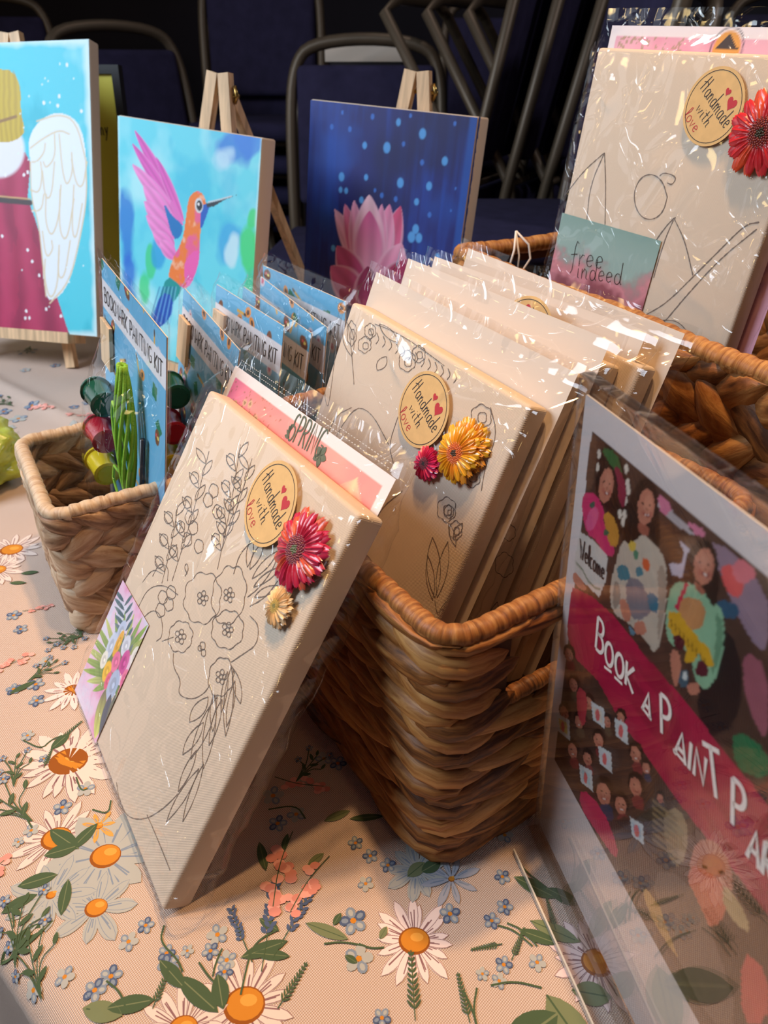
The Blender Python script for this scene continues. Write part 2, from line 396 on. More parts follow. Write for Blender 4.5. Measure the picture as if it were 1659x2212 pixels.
# ------------------------------------------------------------------ materials
M_cloth = bpy.data.materials.new('printed_linen')
nt, b = nodes(M_cloth)
b.inputs['Roughness'].default_value = .85; b.inputs['Specular IOR Level'].default_value = .2
h = weave_nodes(nt, b, 4200, coord='UV', strength=.8, dist=.0006)
r_ = nt.nodes.new('ShaderNodeMix'); r_.data_type = 'RGBA'; nt.links.new(h, r_.inputs[0])
r_.inputs[6].default_value = (*hx(176, 140, 120), 1); r_.inputs[7].default_value = (*hx(244, 226, 212), 1)
nt.links.new(r_.outputs[2], b.inputs['Base Color'])
M_print = vcol('cloth_print', .85, gloss=.15)
M_canvas = bpy.data.materials.new('primed_canvas'); nt, b = nodes(M_canvas)
b.inputs['Base Color'].default_value = (*hx(216, 198, 178), 1); b.inputs['Roughness'].default_value = .75; b.inputs['Specular IOR Level'].default_value = .25
weave_nodes(nt, b, 5200, strength=.35, ax=(0, 2))
M_art = vcol('acrylic_paint', .42, weave=4200, gloss=.45)
M_card = vcol('printed_card', .35, gloss=.5)
M_photo = vcol('photo_print', .4, gloss=.4)
M_pencil = mat('pencil_line', hx(122, 110, 102), .8)
M_black = mat('black_ink', hx(38, 26, 30), .6)
M_white_ink = mat('white_ink', hx(240, 225, 215), .6)
M_red_ink = mat('red_ink', hx(190, 38, 48), .6)
M_gold_ink = mat('gold_ink', hx(222, 196, 140), .5)
M_kraft = mat('kraft_paper', hx(222, 180, 118), .7, vary=.06, vscale=160)
M_paper = mat('white_paper', hx(222, 206, 190), .6)
M_film = film_mat('clear_film', .65, base=.015, k=.55, scale=21)
M_film2 = film_mat('crinkled_film', .6, base=.0, k=.45, scale=26)
M_wood = mat('pine_wood', hx(214, 178, 138), .55, vary=.28, vscale=14, stretch=(12, 12, 1.2), bump=.2, bscale=60)
M_brass = mat('brass', hx(170, 140, 80), .3, metal=1)
M_navy = mat('navy_upholstery', hx(44, 40, 66), .9, bump=.3, bscale=400, vary=.15, vscale=30, spec=.2)
M_bronze = mat('bronze_tube', hx(92, 78, 62), .45, metal=.35)
M_dark = mat('dark_wall', hx(30, 26, 36), .9, vary=.2, vscale=2)
M_floor = mat('dark_carpet', hx(46, 30, 36), .95, bump=.4, bscale=200, vary=.2, vscale=6)
M_acr = film_mat('clear_acrylic', 0, base=.01, k=1.5, rough=.015)
M_acre = mat('acrylic_edge', hx(226, 214, 196), .18, spec=.8)
def seagrass(name, dark, mid, light):
    m = bpy.data.materials.new(name); nt, b = nodes(m); N, Lk = nt.nodes, nt.links
    uv = N.new('ShaderNodeUVMap'); oi = N.new('ShaderNodeObjectInfo')
    mp = N.new('ShaderNodeMapping'); mp.inputs['Scale'].default_value = (1.3, 8, 1); Lk.new(uv.outputs[0], mp.inputs[0])
    cb = N.new('ShaderNodeCombineXYZ'); mu = N.new('ShaderNodeMath'); mu.operation = 'MULTIPLY'; mu.inputs[1].default_value = 97
    Lk.new(oi.outputs['Random'], mu.inputs[0]); Lk.new(mu.outputs[0], cb.inputs[0]); Lk.new(mu.outputs[0], cb.inputs[1]); Lk.new(cb.outputs[0], mp.inputs['Location'])
    n = N.new('ShaderNodeTexNoise'); n.inputs['Scale'].default_value = 1.6; n.inputs['Detail'].default_value = 6; n.inputs['Roughness'].default_value = .6; n.inputs['Distortion'].default_value = .4
    Lk.new(mp.outputs[0], n.inputs['Vector'])
    ad = N.new('ShaderNodeMath'); ad.operation = 'MULTIPLY_ADD'; ad.inputs[1].default_value = .34; Lk.new(oi.outputs['Random'], ad.inputs[0]); Lk.new(n.outputs[0], ad.inputs[2])
    sb = N.new('ShaderNodeMath'); sb.operation = 'SUBTRACT'; sb.inputs[1].default_value = .17; Lk.new(ad.outputs[0], sb.inputs[0])
    cr = N.new('ShaderNodeValToRGB'); e = cr.color_ramp.elements; e[0].position = .26; e[0].color = (*dark, 1); e[1].position = .72; e[1].color = (*light, 1)
    k = e.new(.48); k.color = (*mid, 1); Lk.new(sb.outputs[0], cr.inputs[0]); Lk.new(cr.outputs[0], b.inputs['Base Color'])
    b.inputs['Roughness'].default_value = .5; b.inputs['Specular IOR Level'].default_value = .4
    bp = N.new('ShaderNodeBump'); bp.inputs['Strength'].default_value = .55; bp.inputs['Distance'].default_value = .0012
    Lk.new(n.outputs[0], bp.inputs['Height']); Lk.new(bp.outputs[0], b.inputs['Normal'])
    return m
M_grass = seagrass('water_hyacinth', hx(74, 40, 16), hx(146, 92, 44), hx(192, 140, 80))
M_grass2 = seagrass('pale_water_hyacinth', hx(112, 80, 56), hx(176, 142, 110), hx(214, 190, 160))
M_rim = mat('wrapped_rim', hx(186, 140, 88), .5, vary=.22, vscale=45, bump=.4, bscale=120)
M_rim2 = mat('pale_wrapped_rim', hx(190, 154, 112), .5, vary=.22, vscale=45, bump=.4, bscale=120)
M_core = mat('basket_core', hx(84, 54, 32), .9)

# ------------------------------------------------------------------ room
def plane_box(name, x0, x1, y0, y1, z0, z1, m, parent=None):
    mb = MB(); mb.box(x0, x1, y0, y1, z0, z1); return mb.build(name, m, parent, smooth=False)
FZ = -0.74
tag(plane_box('floor', -4, 4, -1.5, 6, FZ - .05, FZ, M_floor), 'dark maroon carpeted floor behind the table', kind='structure')
tag(plane_box('wall_back', -4, 4, 4.2, 4.3, FZ, 2.4, M_dark), 'dark wall behind the stacked chairs', kind='structure')

# ------------------------------------------------------------------ table and cloth
TN = np.array([-.65, -.76]); TE = -.045
def cloth_h(x, y):
    z = 0.0
    for (ax, ay, bx, by, hgt, wd) in CREASE:
        dx, dy = bx - ax, by - ay; L = math.hypot(dx, dy); t = ((x - ax) * dx + (y - ay) * dy) / L / L
        d = abs(-(x - ax) * dy + (y - ay) * dx) / L
        k = max(0, min(1, min(t, 1 - t) * 6 + .5)) if -.1 < t < 1.1 else 0
        z += hgt * math.exp(-(d / wd) ** 2) * k
    return z
c1, c2 = onz(-60, 800), onz(190, 925); c3, c4 = onz(-60, 1350), onz(215, 1620)
CREASE = [(c1[0], c1[1], c2[0], c2[1], .006, .012), (c3[0], c3[1], c4[0], c4[1], .0005, .012)]
def drape(x, y, lift=0.0):
    """flat cloth coordinates to 3-D: level on the table, rounding over its left edge and hanging"""
    s = x * TN[0] + y * TN[1] - TE; R = .028
    if s <= 0: return (x, y, cloth_h(x, y) + lift)
    bx, by = x - TN[0] * s, y - TN[1] * s; q = math.pi / 2 * R
    if s < q: a = s / R; out = (R + lift) * math.sin(a); z = (R + lift) * math.cos(a) - R
    else: out = R + lift; z = -R - (s - q)
    wv = .006 * math.sin((bx * .76 - by * .65) * 26) * min(1, max(0, s - .02) * 12)
    return (bx + TN[0] * (out + wv), by + TN[1] * (out + wv), z)
tb = thing('folding_table', 'long table hidden under the floral tablecloth', 'table', None, None, (0, 0, 0))
mbt = MB()
e = np.array([.76, -.65]); e = e / np.linalg.norm(e); nn = TN / np.linalg.norm(TN)
P0 = nn * (TE / np.linalg.norm(TN) - .004)
def tp(a, bb): q = P0 + e * a - nn * bb; return q
cs = [tp(-1.35, 0), tp(.62, 0), tp(.62, 1.02), tp(-1.35, 1.02)]
for zz in (-.032, -.004): mbt.v += [(c[0], c[1], zz) for c in cs]
mbt.f = [(0, 1, 2, 3), (4, 7, 6, 5), (0, 4, 5, 1), (1, 5, 6, 2), (2, 6, 7, 3), (3, 7, 4, 0)]; mbt.c = [(1, 1, 1)] * 8; mbt.uv = [(0, 0)] * 8; mbt.mi = [0] * 6
mbt.build('table_top', mat('table_laminate', hx(200, 195, 188), .5), tb, smooth=False)
for a_, b_ in ((-1.2, .12), (.5, .12), (-1.2, .88), (.5, .88)):
    q = tp(a_, b_); mb = MB(); mb.tube([(q[0], q[1], FZ + .001), (q[0], q[1], -.033)], .016, 10); mb.build('leg', M_bronze, tb)
TC = thing('tablecloth', 'pink linen tablecloth printed with daisies, blue flowers and leaves', 'tablecloth')
mb = MB()
def clothgrid(a0, a1, na, b0, b1, nb):
    def fn(u, v):
        q = P0 + e * (a0 + (a1 - a0) * u) - nn * (b0 + (b1 - b0) * v); p = drape(q[0], q[1]); UVC.append((q[0], q[1])); return p
    UVC = []; mb.grid(fn, na, nb); mb.uv[-len(UVC):] = UVC
clothgrid(-1.38, .66, 300, -.32, 1.05, 220)
mb.build('cloth', M_cloth, TC)

# ---- the printed flowers: flat colour on the cloth
PR = MB(); LIFT = [0.0003]
def PT(x, z, y): return drape(x, z, y)
def nl(): LIFT[0] += 3e-7; return LIFT[0]
GREEN, GREEN2, BLUE, BLUE2, GREYB = hx(76, 94, 66), hx(120, 128, 92), hx(82, 96, 126), hx(132, 144, 160), hx(176, 176, 170)
ORANGE, ORG2, PURP, PURP2, PINK, WHITE = hx(206, 132, 44), hx(150, 84, 30), hx(140, 102, 104), hx(180, 146, 148), hx(226, 148, 134), hx(228, 208, 196)
def rot(p, a, c=(0, 0)): return (c[0] + p[0] * math.cos(a) - p[1] * math.sin(a), c[1] + p[0] * math.sin(a) + p[1] * math.cos(a))
def petalpts(L, wd, n=7, pw=.8, tip=0):
    up = [(L * i / n, wd / 2 * math.sin(math.pi * (i / n) ** (1 + tip)) ** pw) for i in range(n + 1)]
    return up + [(x, -z) for x, z in up[-2:0:-1]]
def put(c, a, pts): return [rot(p, a, c) for p in pts]
def daisy(c, r, a0=0, n=15, ink=PURP, fillc=None, cr=.30, sq=1.0):
    for i in range(n):
        a = a0 + 2 * math.pi * i / n + rnd.uniform(-.1, .1); L = r * rnd.uniform(.78, 1.08)
        pp = put(c, a, petalpts(L, L * .22, pw=.6, tip=.4))
        if fillc: flat(PR, put(c, a, petalpts(L, L * (.38 if fillc == GREYB else .25), pw=.6, tip=.4)), nl(), fillc, PT)
        if ink: ribbon(PR, pp[1:] , r * .013, nl(), ink, tf=PT)
        for k in range(2):
            b2 = a + rnd.uniform(-.1, .1)
            ribbon(PR, [rot((r * .25, 0), b2, c), rot((L * rnd.uniform(.5, .75), 0), b2 + .03, c)], r * .025, nl(), ink or BLUE2, tf=PT)
    flat(PR, ellp(c[0], c[1], r * cr * 1.08, r * cr * .92, 18), nl(), ORG2, PT)
    flat(PR, ellp(c[0] + r * .01, c[1] + r * .02, r * cr * .95, r * cr * .78, 18), nl(), ORANGE, PT)
    flat(PR, ellp(c[0] + r * .06, c[1] + r * .08, r * cr * .45, r * cr * .3, 12), nl(), hx(226, 160, 70), PT)
def leaf(c, a, L, wd, col=GREEN):
    flat(PR, put(c, a, petalpts(L, wd, pw=.75)), nl(), col, PT)
    ribbon(PR, put(c, a, [(0, 0), (L * .9, 0)]), wd * .06, nl(), GREEN2 if col == GREEN else GREEN, tf=PT)
def stem(pts, wd=.0008, col=GREEN): ribbon(PR, smooth_pts(pts, 2, False), wd, nl(), col, tf=PT)
def fgm(c, r, col=BLUE, col2=BLUE2):
    r = r * .62
    a0 = rnd.uniform(0, 6)
    for i in range(5):
        a = a0 + i * 1.2566; p = (c[0] + r * .58 * math.cos(a), c[1] + r * .58 * math.sin(a))
        flat(PR, ellp(p[0], p[1], r * .42, r * .36, 9, rot=a), nl(), col if i % 2 else col2, PT)
        flat(PR, ellp(p[0], p[1], r * .26, r * .18, 7, rot=a), nl(), col2 if i % 2 else GREYB, PT)
    flat(PR, ellp(c[0], c[1], r * .22, r * .2, 8), nl(), ORANGE, PT)
def fern(c, a, L, col=GREEN):
    ribbon(PR, [c, rot((L, 0), a, c)], .0006, nl(), col, tf=PT)
    for i in range(10):
        for sg in (1, -1):
            t = L * (.15 + .085 * i); q = rot((t, 0), a, c)
            flat(PR, put(q, a + sg * .7, petalpts(L * .16 * (1.1 - i * .07), L * .04, 4)), nl(), col, PT)
def lav(c, a, L):
    ribbon(PR, [c, rot((L * .95, 0), a, c)], .0006, nl(), GREEN, tf=PT)
    for i in range(9):
        q = rot((L * (.4 + .065 * i), rnd.uniform(-1, 1) * L * .03), a, c)
        for sg in (1, -1): flat(PR, put(q, a + sg * .8, petalpts(L * .1, L * .05, 4)), nl(), BLUE, PT)
def pinks(c, a, L):
    for i in range(5):
        q = rot((L * i * .2, math.sin(i * 2) * L * .1), a, c)
        for k in range(4):
            flat(PR, ellp(q[0] + rnd.uniform(-1, 1) * L * .1, q[1] + rnd.uniform(-1, 1) * L * .1, L * .09, L * .07, 8), nl(), PINK if k % 2 else hx(244, 176, 162), PT)
    stem([rot((0, 0), a, c), rot((L * .6, L * .05), a, c), rot((L * 1.15, -L * .05), a, c)], .0006)
def sprig(c, a, L, cols=(BLUE, BLUE2)):
    """forked stem carrying small five-petal flowers and leaves"""
    ends = [(-.25, 1.0), (.0, .8), (.3, .95), (-.5, .62), (.55, .6)]
    for k, (b2, l2) in enumerate(ends):
        q = rot((L * l2, 0), a + b2, c); mid = rot((L * .45, 0), a + b2 * .35, c); stem([c, mid, q], .0007)
        if k % 2 == 0: fgm(q, L * .15, *cols)
        else: leaf(q, a + b2 + rnd.uniform(-.5, .5), L * .18, L * .07)
    for k in range(4): leaf(rot((L * (.2 + .15 * k), 0), a, c), a + (.9 if k % 2 else -.9), L * .22, L * .08)
def Q(px, py): p = onz(px, py); return (p[0], p[1])
# motifs in the place the cloth carries them
daisy(Q(528, 2172), .030, .3, fillc=WHITE, cr=.33); daisy(Q(395, 2225), .024, .6, fillc=WHITE)
daisy(Q(895, 2033), .0245, .2, 17, fillc=hx(240, 218, 212), cr=.33); daisy(Q(1290, 2080), .025, .4, 19, cr=.32, fillc=hx(236, 210, 206))
daisy(Q(148, 1645), .036, .1, 16, fillc=WHITE, cr=.34); daisy(Q(122, 1812), .027, .5, 14, fillc=WHITE, cr=.32)
daisy(Q(228, 1850), .036, 0, 13, ink=None, fillc=GREYB, cr=.24); daisy(Q(208, 1962), .025, .8, 8, ink=BLUE2, fillc=GREYB, cr=.24)
daisy(Q(110, 1935), .026, .8, 9, ink=BLUE2, fillc=GREYB, cr=.1)
daisy(Q(25, 1188), .030, .1, 15, fillc=WHITE, cr=.34); daisy(Q(-6, 1232), .026, .3, 14, fillc=WHITE)
daisy(Q(158, 1492), .022, .3, 13, fillc=hx(240, 216, 208)); daisy(Q(213, 1785), .013, .3, 7, ink=None, fillc=hx(224, 160, 80), cr=.2)
daisy(Q(900, 1880), .022, .3, 9, ink=BLUE2, fillc=GREYB, cr=.1); daisy(Q(975, 1900), .018, .3, 8, ink=BLUE2, fillc=hx(170, 170, 180), cr=.1)
for px, py, r in ((30, 1330, .011), (45, 1360, .010), (78, 1480, .011), (80, 1515, .010), (185, 1705, .010), (135, 1745, .010), (278, 2035, .009),
                  (315, 2000, .008), (360, 2060, .008), (365, 2085, .010), (405, 2055, .006), (470, 2020, .010), (455, 2055, .008), (490, 2075, .009), (485, 2100, .008),
                  (240, 2110, .010), (205, 2140, .010), (763, 1990, .013), (775, 2072, .013), (972, 1975, .010), (768, 1822, .008), (800, 1850, .008),
                  (838, 1870, .008), (790, 1910, .008), (1090, 1960, .008), (1062, 1990, .008), (1088, 2085, .008), (1078, 2120, .007), (1160, 2080, .008), (1042, 2105, .006),
                  (1090, 1805, .009), (1085, 1895, .008), (700, 1640, .010), (730, 1650, .010), (640, 1760, .010), (590, 1720, .012), (600, 1780, .010), (825, 2200, .008),
                  (68, 1795, .008), (40, 1820, .006), (140, 2110, .009), (60, 2130, .010), (60, 1590, .008), (95, 1640, .006), (40, 905, .02), (8, 890, .018), (70, 880, .018),
                  (20, 925, .014), (190, 870, .014), (160, 880, .012), (55, 800, .014), (120, 790, .014), (30, 1490, .010), (100, 1430, .010)):
    fgm(Q(px, py), r, *(((BLUE, BLUE2)) if (px + py) % 3 else (BLUE2, GREYB)))
for px, py, deg, L, wd in ((385, 2110, -35, .030, .010), (345, 2075, -40, .022, .008), (470, 2105, -70, .018, .009), (520, 2070, 20, .026, .008), (548, 2060, -5, .02, .006),
                           (560, 1985, -30, .014, .005), (150, 1840, 60, .022, .008), (170, 1835, 150, .026, .010), (125, 1890, 200, .022, .009), (95, 1850, 20, .02, .009),
                           (115, 1990, 215, .036, .010), (148, 1900, -80, .022, .007), (230, 2180, 10, .024, .009), (265, 2195, 170, .022, .010), (880, 1895, 40, .014, .008),
                           (910, 1885, 30, .014, .008), (1145, 1990, -25, .028, .009), (1120, 2010, -20, .022, .007), (1110, 1895, -30, .026, .009), (1180, 1920, -30, .02, .008),
                           (1180, 2150, -60, .034, .018), (1205, 2190, 210, .036, .018), (1235, 2140, -10, .02, .012), (755, 1770, 5, .022, .005), (700, 1775, 25, .018, .006),
                           (560, 1820, -70, .02, .006), (610, 1840, 80, .012, .004), (45, 1240, 10, .016, .006), (20, 1260, 0, .016, .005), (110, 1620, 60, .016, .008), (20, 1500, 40, .02, .006),
                           (820, 2030, 60, .008, .004), (720, 2000, 60, .008, .004), (745, 2065, -30, .008, .004), (660, 1995, -20, .026, .007), (665, 1870, 40, .012, .005), (0, 1970, 30, .02, .007)):
    leaf(Q(px, py), math.radians(deg), L, wd, GREEN if (px * 7 + py) % 3 else GREEN2)
for pts in (((355, 2000), (345, 2035), (385, 2075), (395, 2100)), ((480, 2050), (465, 2085), (460, 2110)), ((520, 2150), (540, 2060), (560, 2030), (600, 2010)), ((230, 2120), (262, 2145), (275, 2190)),
            ((775, 2040), (800, 2050), (830, 2048)), ((700, 2040), (740, 2035), (790, 2045)), ((1075, 2000), (1110, 2010), (1150, 2045)), ((1095, 1995), (1130, 2010), (1160, 2045)), ((1060, 2130), (1110, 2120), (1170, 2135)),
            ((1110, 1840), (1130, 1880), (1175, 1915)), ((20, 1740), (50, 1755), (70, 1790)), ((165, 1680), (175, 1710), (190, 1705)), ((50, 1600), (90, 1620), (110, 1600), (135, 1590)), ((580, 1750), (640, 1740), (660, 1770)), ((430, 2080), (450, 2110), (470, 2130)),
            ((240, 1730), (235, 1760), (200, 1750)), ((25, 1960), (30, 1990), (28, 2000)), ((1000, 2140), (1020, 2180), (1030, 2220)), ((1030, 2135), (1022, 2180), (1030, 2220))):
    stem([Q(*p) for p in pts], .0010)
for px, py, deg, L in ((897, 2205, 92, .034), (1200, 2010, 95, .018), (330, 2180, 80, .022), (1015, 2210, 100, .024), (95, 1660, 92, .018), (130, 1600, 60, .02), (1105, 2075, 60, .02), (1085, 2040, 190, .018), (600, 2180, 60, .026)):
    fern(Q(px, py), math.radians(deg), L)
lav(Q(565, 2100), math.radians(88), .05); lav(Q(545, 2080), math.radians(120), .035); lav(Q(590, 2070), math.radians(65), .04)
pinks(Q(628, 1970), math.radians(62), .034); pinks(Q(590, 1960), math.radians(85), .042); pinks(Q(60, 1420), math.radians(215), .03); pinks(Q(10, 1860), math.radians(230), .03)
pinks(Q(700, 1700), math.radians(170), .03); pinks(Q(110, 1310), math.radians(200), .02); pinks(Q(150, 905), math.radians(30), .03)
sprig(Q(70, 1775), math.radians(150), .045); sprig(Q(30, 1700), math.radians(110), .03); sprig(Q(180, 1375), math.radians(200), .03); sprig(Q(190, 1350), math.radians(250), .03)
sprig(Q(60, 1475), math.radians(60), .03); sprig(Q(640, 1690), math.radians(60), .03); sprig(Q(80, 2150), math.radians(120), .04); sprig(Q(20, 2080), math.radians(100), .04)
# the same print carried on where the cloth runs away from the camera and round the far side
r2 = random.Random(3)
for _ in range(90):
    x, y = r2.uniform(-1.0, .62), r2.uniform(.12, 1.35)
    if x * TN[0] + y * TN[1] > -.05: continue
    near = y < .62 and x < .13 or (y < .36)
    if near: continue
    k = r2.random()
    if k < .35: daisy((x, y), r2.uniform(.022, .034), r2.random(), 13, fillc=WHITE if k < .2 else GREYB, cr=.3)
    elif k < .8: sprig((x, y), r2.uniform(0, 6.3), r2.uniform(.03, .05))
    else: pinks((x, y), r2.uniform(0, 6.3), .035)
PR.build('printed_flowers', M_print, TC, smooth=False, kind='stuff')

# ------------------------------------------------------------------ baskets
def basket(name, label, org, yaw, LX, LY, Hh, pitch, slen, slant, group, gm, rimm, ends=(), seed=1, thick=.010, rimr=.0065, keep=285):
    """LX along the local x (front) face, LY along y.  ends: faces with a hand opening ('y0','y1','x0','x1') and its (from,to,z0,z1)"""
    R = random.Random(seed)
    root = thing(name, label, 'basket', None, group, (org[0], org[1], 0.0), math.radians(yaw))
    rc = .016; ins = thick / 2
    def path(s):
        a, bb = LX - 2 * ins, LY - 2 * ins
        segs = [('l', (rc, 0), (a - rc, 0)), ('c', (a - rc, rc), -90), ('l', (a, rc), (a, bb - rc)), ('c', (a - rc, bb - rc), 0),
                ('l', (a - rc, bb), (rc, bb)), ('c', (rc, bb - rc), 90), ('l', (0, bb - rc), (0, rc)), ('c', (rc, rc), 180)]
        s = s % PER
        for sg in segs:
            L = math.hypot(sg[2][0] - sg[1][0], sg[2][1] - sg[1][1]) if sg[0] == 'l' else math.pi / 2 * rc
            if s <= L or sg is segs[-1]:
                if sg[0] == 'l':
                    t = s / L; x = sg[1][0] + (sg[2][0] - sg[1][0]) * t; y = sg[1][1] + (sg[2][1] - sg[1][1]) * t
                    dx, dy = (sg[2][0] - sg[1][0]) / L, (sg[2][1] - sg[1][1]) / L; n = (dy, -dx)
                else:
                    th = math.radians(sg[2]) + s / rc; n = (math.cos(th), math.sin(th)); x = sg[1][0] + rc * n[0]; y = sg[1][1] + rc * n[1]
                return x + ins, y + ins, n[0], n[1]
            s -= L
    PER = 2 * (LX - 2 * ins - 2 * rc) + 2 * (LY - 2 * ins - 2 * rc) + 2 * math.pi * rc
    sx = LX - 2 * ins - 2 * rc; sy = LY - 2 * ins - 2 * rc; qc = math.pi / 2 * rc
    st = {'y0': -rc, 'x1': sx + qc - rc, 'y1': sx + qc + sy + qc - rc, 'x0': 2 * sx + sy + 3 * qc - rc}
    holes = []
    for face, f0, f1, z0, z1 in ends: holes.append((st[face] + f0, st[face] + f1, z0, z1))
    def hole(s, z, m=0):
        s = s % PER
        return any(a - m < s < c - -m and z0 - m < z < z1 + m for a, c, z0, z1 in holes)
    # strands
    rows = int((Hh - rimr) / pitch); step = slen * .57; items = []
    pth = (Hh - rimr * .6) / rows
    for k in range(rows):
        zc = (k + .5) * pth; n = max(8, round(PER / step)); ph = (k % 2) * .5 * (slant > .2) + R.random() * .3
        sgn = 1 if k % 2 == 0 else -1
        for i in range(n):
            s0 = (i + ph) * PER / n
            L = slen * R.uniform(.92, 1.12); s1, s2 = s0 - L / 2, s0 + L / 2
            skip = False
            for a, c, z0, z1 in holes:
                if z0 - pth * .3 < zc < z1 + pth * .6:
                    for off in (-PER, 0, PER):
                        A, Cc = a + off, c + off
                        if s1 < Cc and s2 > A:
                            if s0 < A: s2 = min(s2, A)
                            elif s0 > Cc: s1 = max(s1, Cc)
                            else: skip = True
            if skip or s2 - s1 < slen * .3: continue
            items.append((s1, s2, zc, sgn, R.random(), R.uniform(-.15, .15)))
    def strand(mb, it):
        s1, s2, zc, sgn, q, dz = it; nu, nvv = 11, 10; L = s2 - s1
        hw = pth * ((.60 if slant > 1.2 else .52) + .10 * q); hz = slant * pth * .42 * sgn; ztop = Hh - rimr * 1.35
        th = thick * .5
        vs = []; uv = []
        for i in range(nu):
            t = i / (nu - 1); tt = 2 * t - 1; x, y, nx, ny = path(s1 + L * t)
            pr = (1 - abs(tt) ** 2.6) ** .75 + .04
            lift = th * (.30 * tt * sgn + .22 * math.sin(q * 9)) + th * .25 * (1 - tt * tt)
            zz = zc + hz * tt + dz * pth * .4 + pth * .10 * math.sin(tt * 3 + q * 6)
            for j in range(nvv):
                a = 2 * math.pi * j / nvv; ca, sa = math.cos(a), math.sin(a)
                o = th * (1.15 * sa * pr * (1 + .1 * math.sin(3 * a + q * 5))) + lift; zz2 = zz + hw * ca * pr
                vs.append((x + nx * o, y + ny * o, min(ztop, max(.001, zz2)))); uv.append((t * L / .05 + q * 3, j / nvv))
        fs = [(i * nvv + j, i * nvv + (j + 1) % nvv, (i + 1) * nvv + (j + 1) % nvv, (i + 1) * nvv + j) for i in range(nu - 1) for j in range(nvv)]
        fs += [tuple(range(nvv))[::-1], tuple((nu - 1) * nvv + j for j in range(nvv))]
        mb.add(vs, fs, None, uv)
    cy_, sy_ = math.cos(math.radians(yaw)), math.sin(math.radians(yaw))
    def dist(it):
        x, y, nx, ny = path((it[0] + it[1]) / 2); X, Y = org[0] + x * cy_ - y * sy_, org[1] + x * sy_ + y * cy_
        NX, NY = nx * cy_ - ny * sy_, nx * sy_ + ny * cy_
        facing = (NX * -X + NY * -Y)
        return X * X + Y * Y + (HC - it[2]) ** 2 + (0 if facing > 0 else .25)
    items.sort(key=dist)
    for it in items[:keep]:
        mb = MB(); strand(mb, it); mb.build('strand', gm, root)
    if items[keep:]:
        mb = MB()
        for it in items[keep:]: strand(mb, it)
        mb.build('woven_strands', gm, root, kind='stuff')
    # core wall, floor, rim
    mb = MB(); ns = 120; nz = 14
    for i in range(ns):
        for k in range(nz):
            sm, zm = (i + .5) * PER / ns, (k + .5) / nz * (Hh - rimr)
            if hole(sm, zm): continue
            vs = []
            for s_, z_ in ((i, k), (i + 1, k), (i + 1, k + 1), (i, k + 1)):
                x, y, nx, ny = path(s_ * PER / ns); vs.append((x, y, .002 + z_ / nz * (Hh - rimr - .002)))
            mb.add(vs, [(0, 1, 2, 3)])
    mb.build('core', M_core, root, smooth=False)
    mb = MB(); mb.box(.008, LX - .008, .008, LY - .008, .001, .005); mb.build('base', M_core, root, smooth=False)
    def wrapped(s0, s1, z, r, closed):
        mb = MB(); n = int((s1 - s0) / .0012); m = 12; vs = []; uv = []
        for i in range(n if closed else n + 1):
            s = s0 + (s1 - s0) * i / n; x, y, nx, ny = path(s)
            for j in range(m):
                a = 2 * math.pi * j / m; f = (s / (r * 2.1) + j / m * .9 + .5 * math.sin(s * 37)) % 1; rr = r * (.86 + .24 * math.sin(math.pi * f) ** .45)
                vs.append((x + nx * rr * math.cos(a), y + ny * rr * math.cos(a), z + rr * math.sin(a) + .0012 * math.sin(s * 31))); uv.append((j / m * .7 + s * 6, s * 26))
        nr = n if closed else n + 1
        fs = [(i * m + j, i * m + (j + 1) % m, ((i + 1) % nr) * m + (j + 1) % m, ((i + 1) % nr) * m + j) for i in range(n) for j in range(m)]
        mb.add(vs, fs, None, uv); return mb
    wrapped(0, PER, Hh - rimr, rimr, True).build('rim', gm, root)
    for a, c, z0, z1 in holes: wrapped(a - .006, c + .006, z0 - .001, rimr * .8, False).build('handle_wrap', gm, root)
    return root
BG = 'woven water hyacinth baskets on the table'
basket('storage_basket', 'golden brown woven basket in the centre holding the sketched canvas kits', (.0285, .2505), 33, .25, .304, .182, .0134, .085, .9,
       BG, M_grass, M_rim, (('y0', .046, .204, .118, .162), ('y1', .046, .204, .118, .162)), 3, thick=.0115, rimr=.0056)
basket('storage_basket', 'pale woven basket at left holding the bookmark painting kits', (-.2545, .458), 31, .345, .160, .122, .0172, .046, 1.5,
       BG, M_grass2, M_rim2, (), 5, thick=.0095, rimr=.0055)
rd = math.radians(-63.5); rx, ry = math.cos(rd), math.sin(rd); BRX = .30
cx_, cy2 = .066 , .790
basket('storage_basket', 'tall chunky woven basket at right with a hand opening, behind the canvas kits', (cx_ + rx * .50, cy2 + ry * .50), 26.5, BRX, .50, .247, .0245, .056, 1.3,
       BG, M_grass, M_rim, (('y1', .09, .23, .178, .226), ('y0', .09, .23, .178, .226)), 9, thick=.013, rimr=.0080)

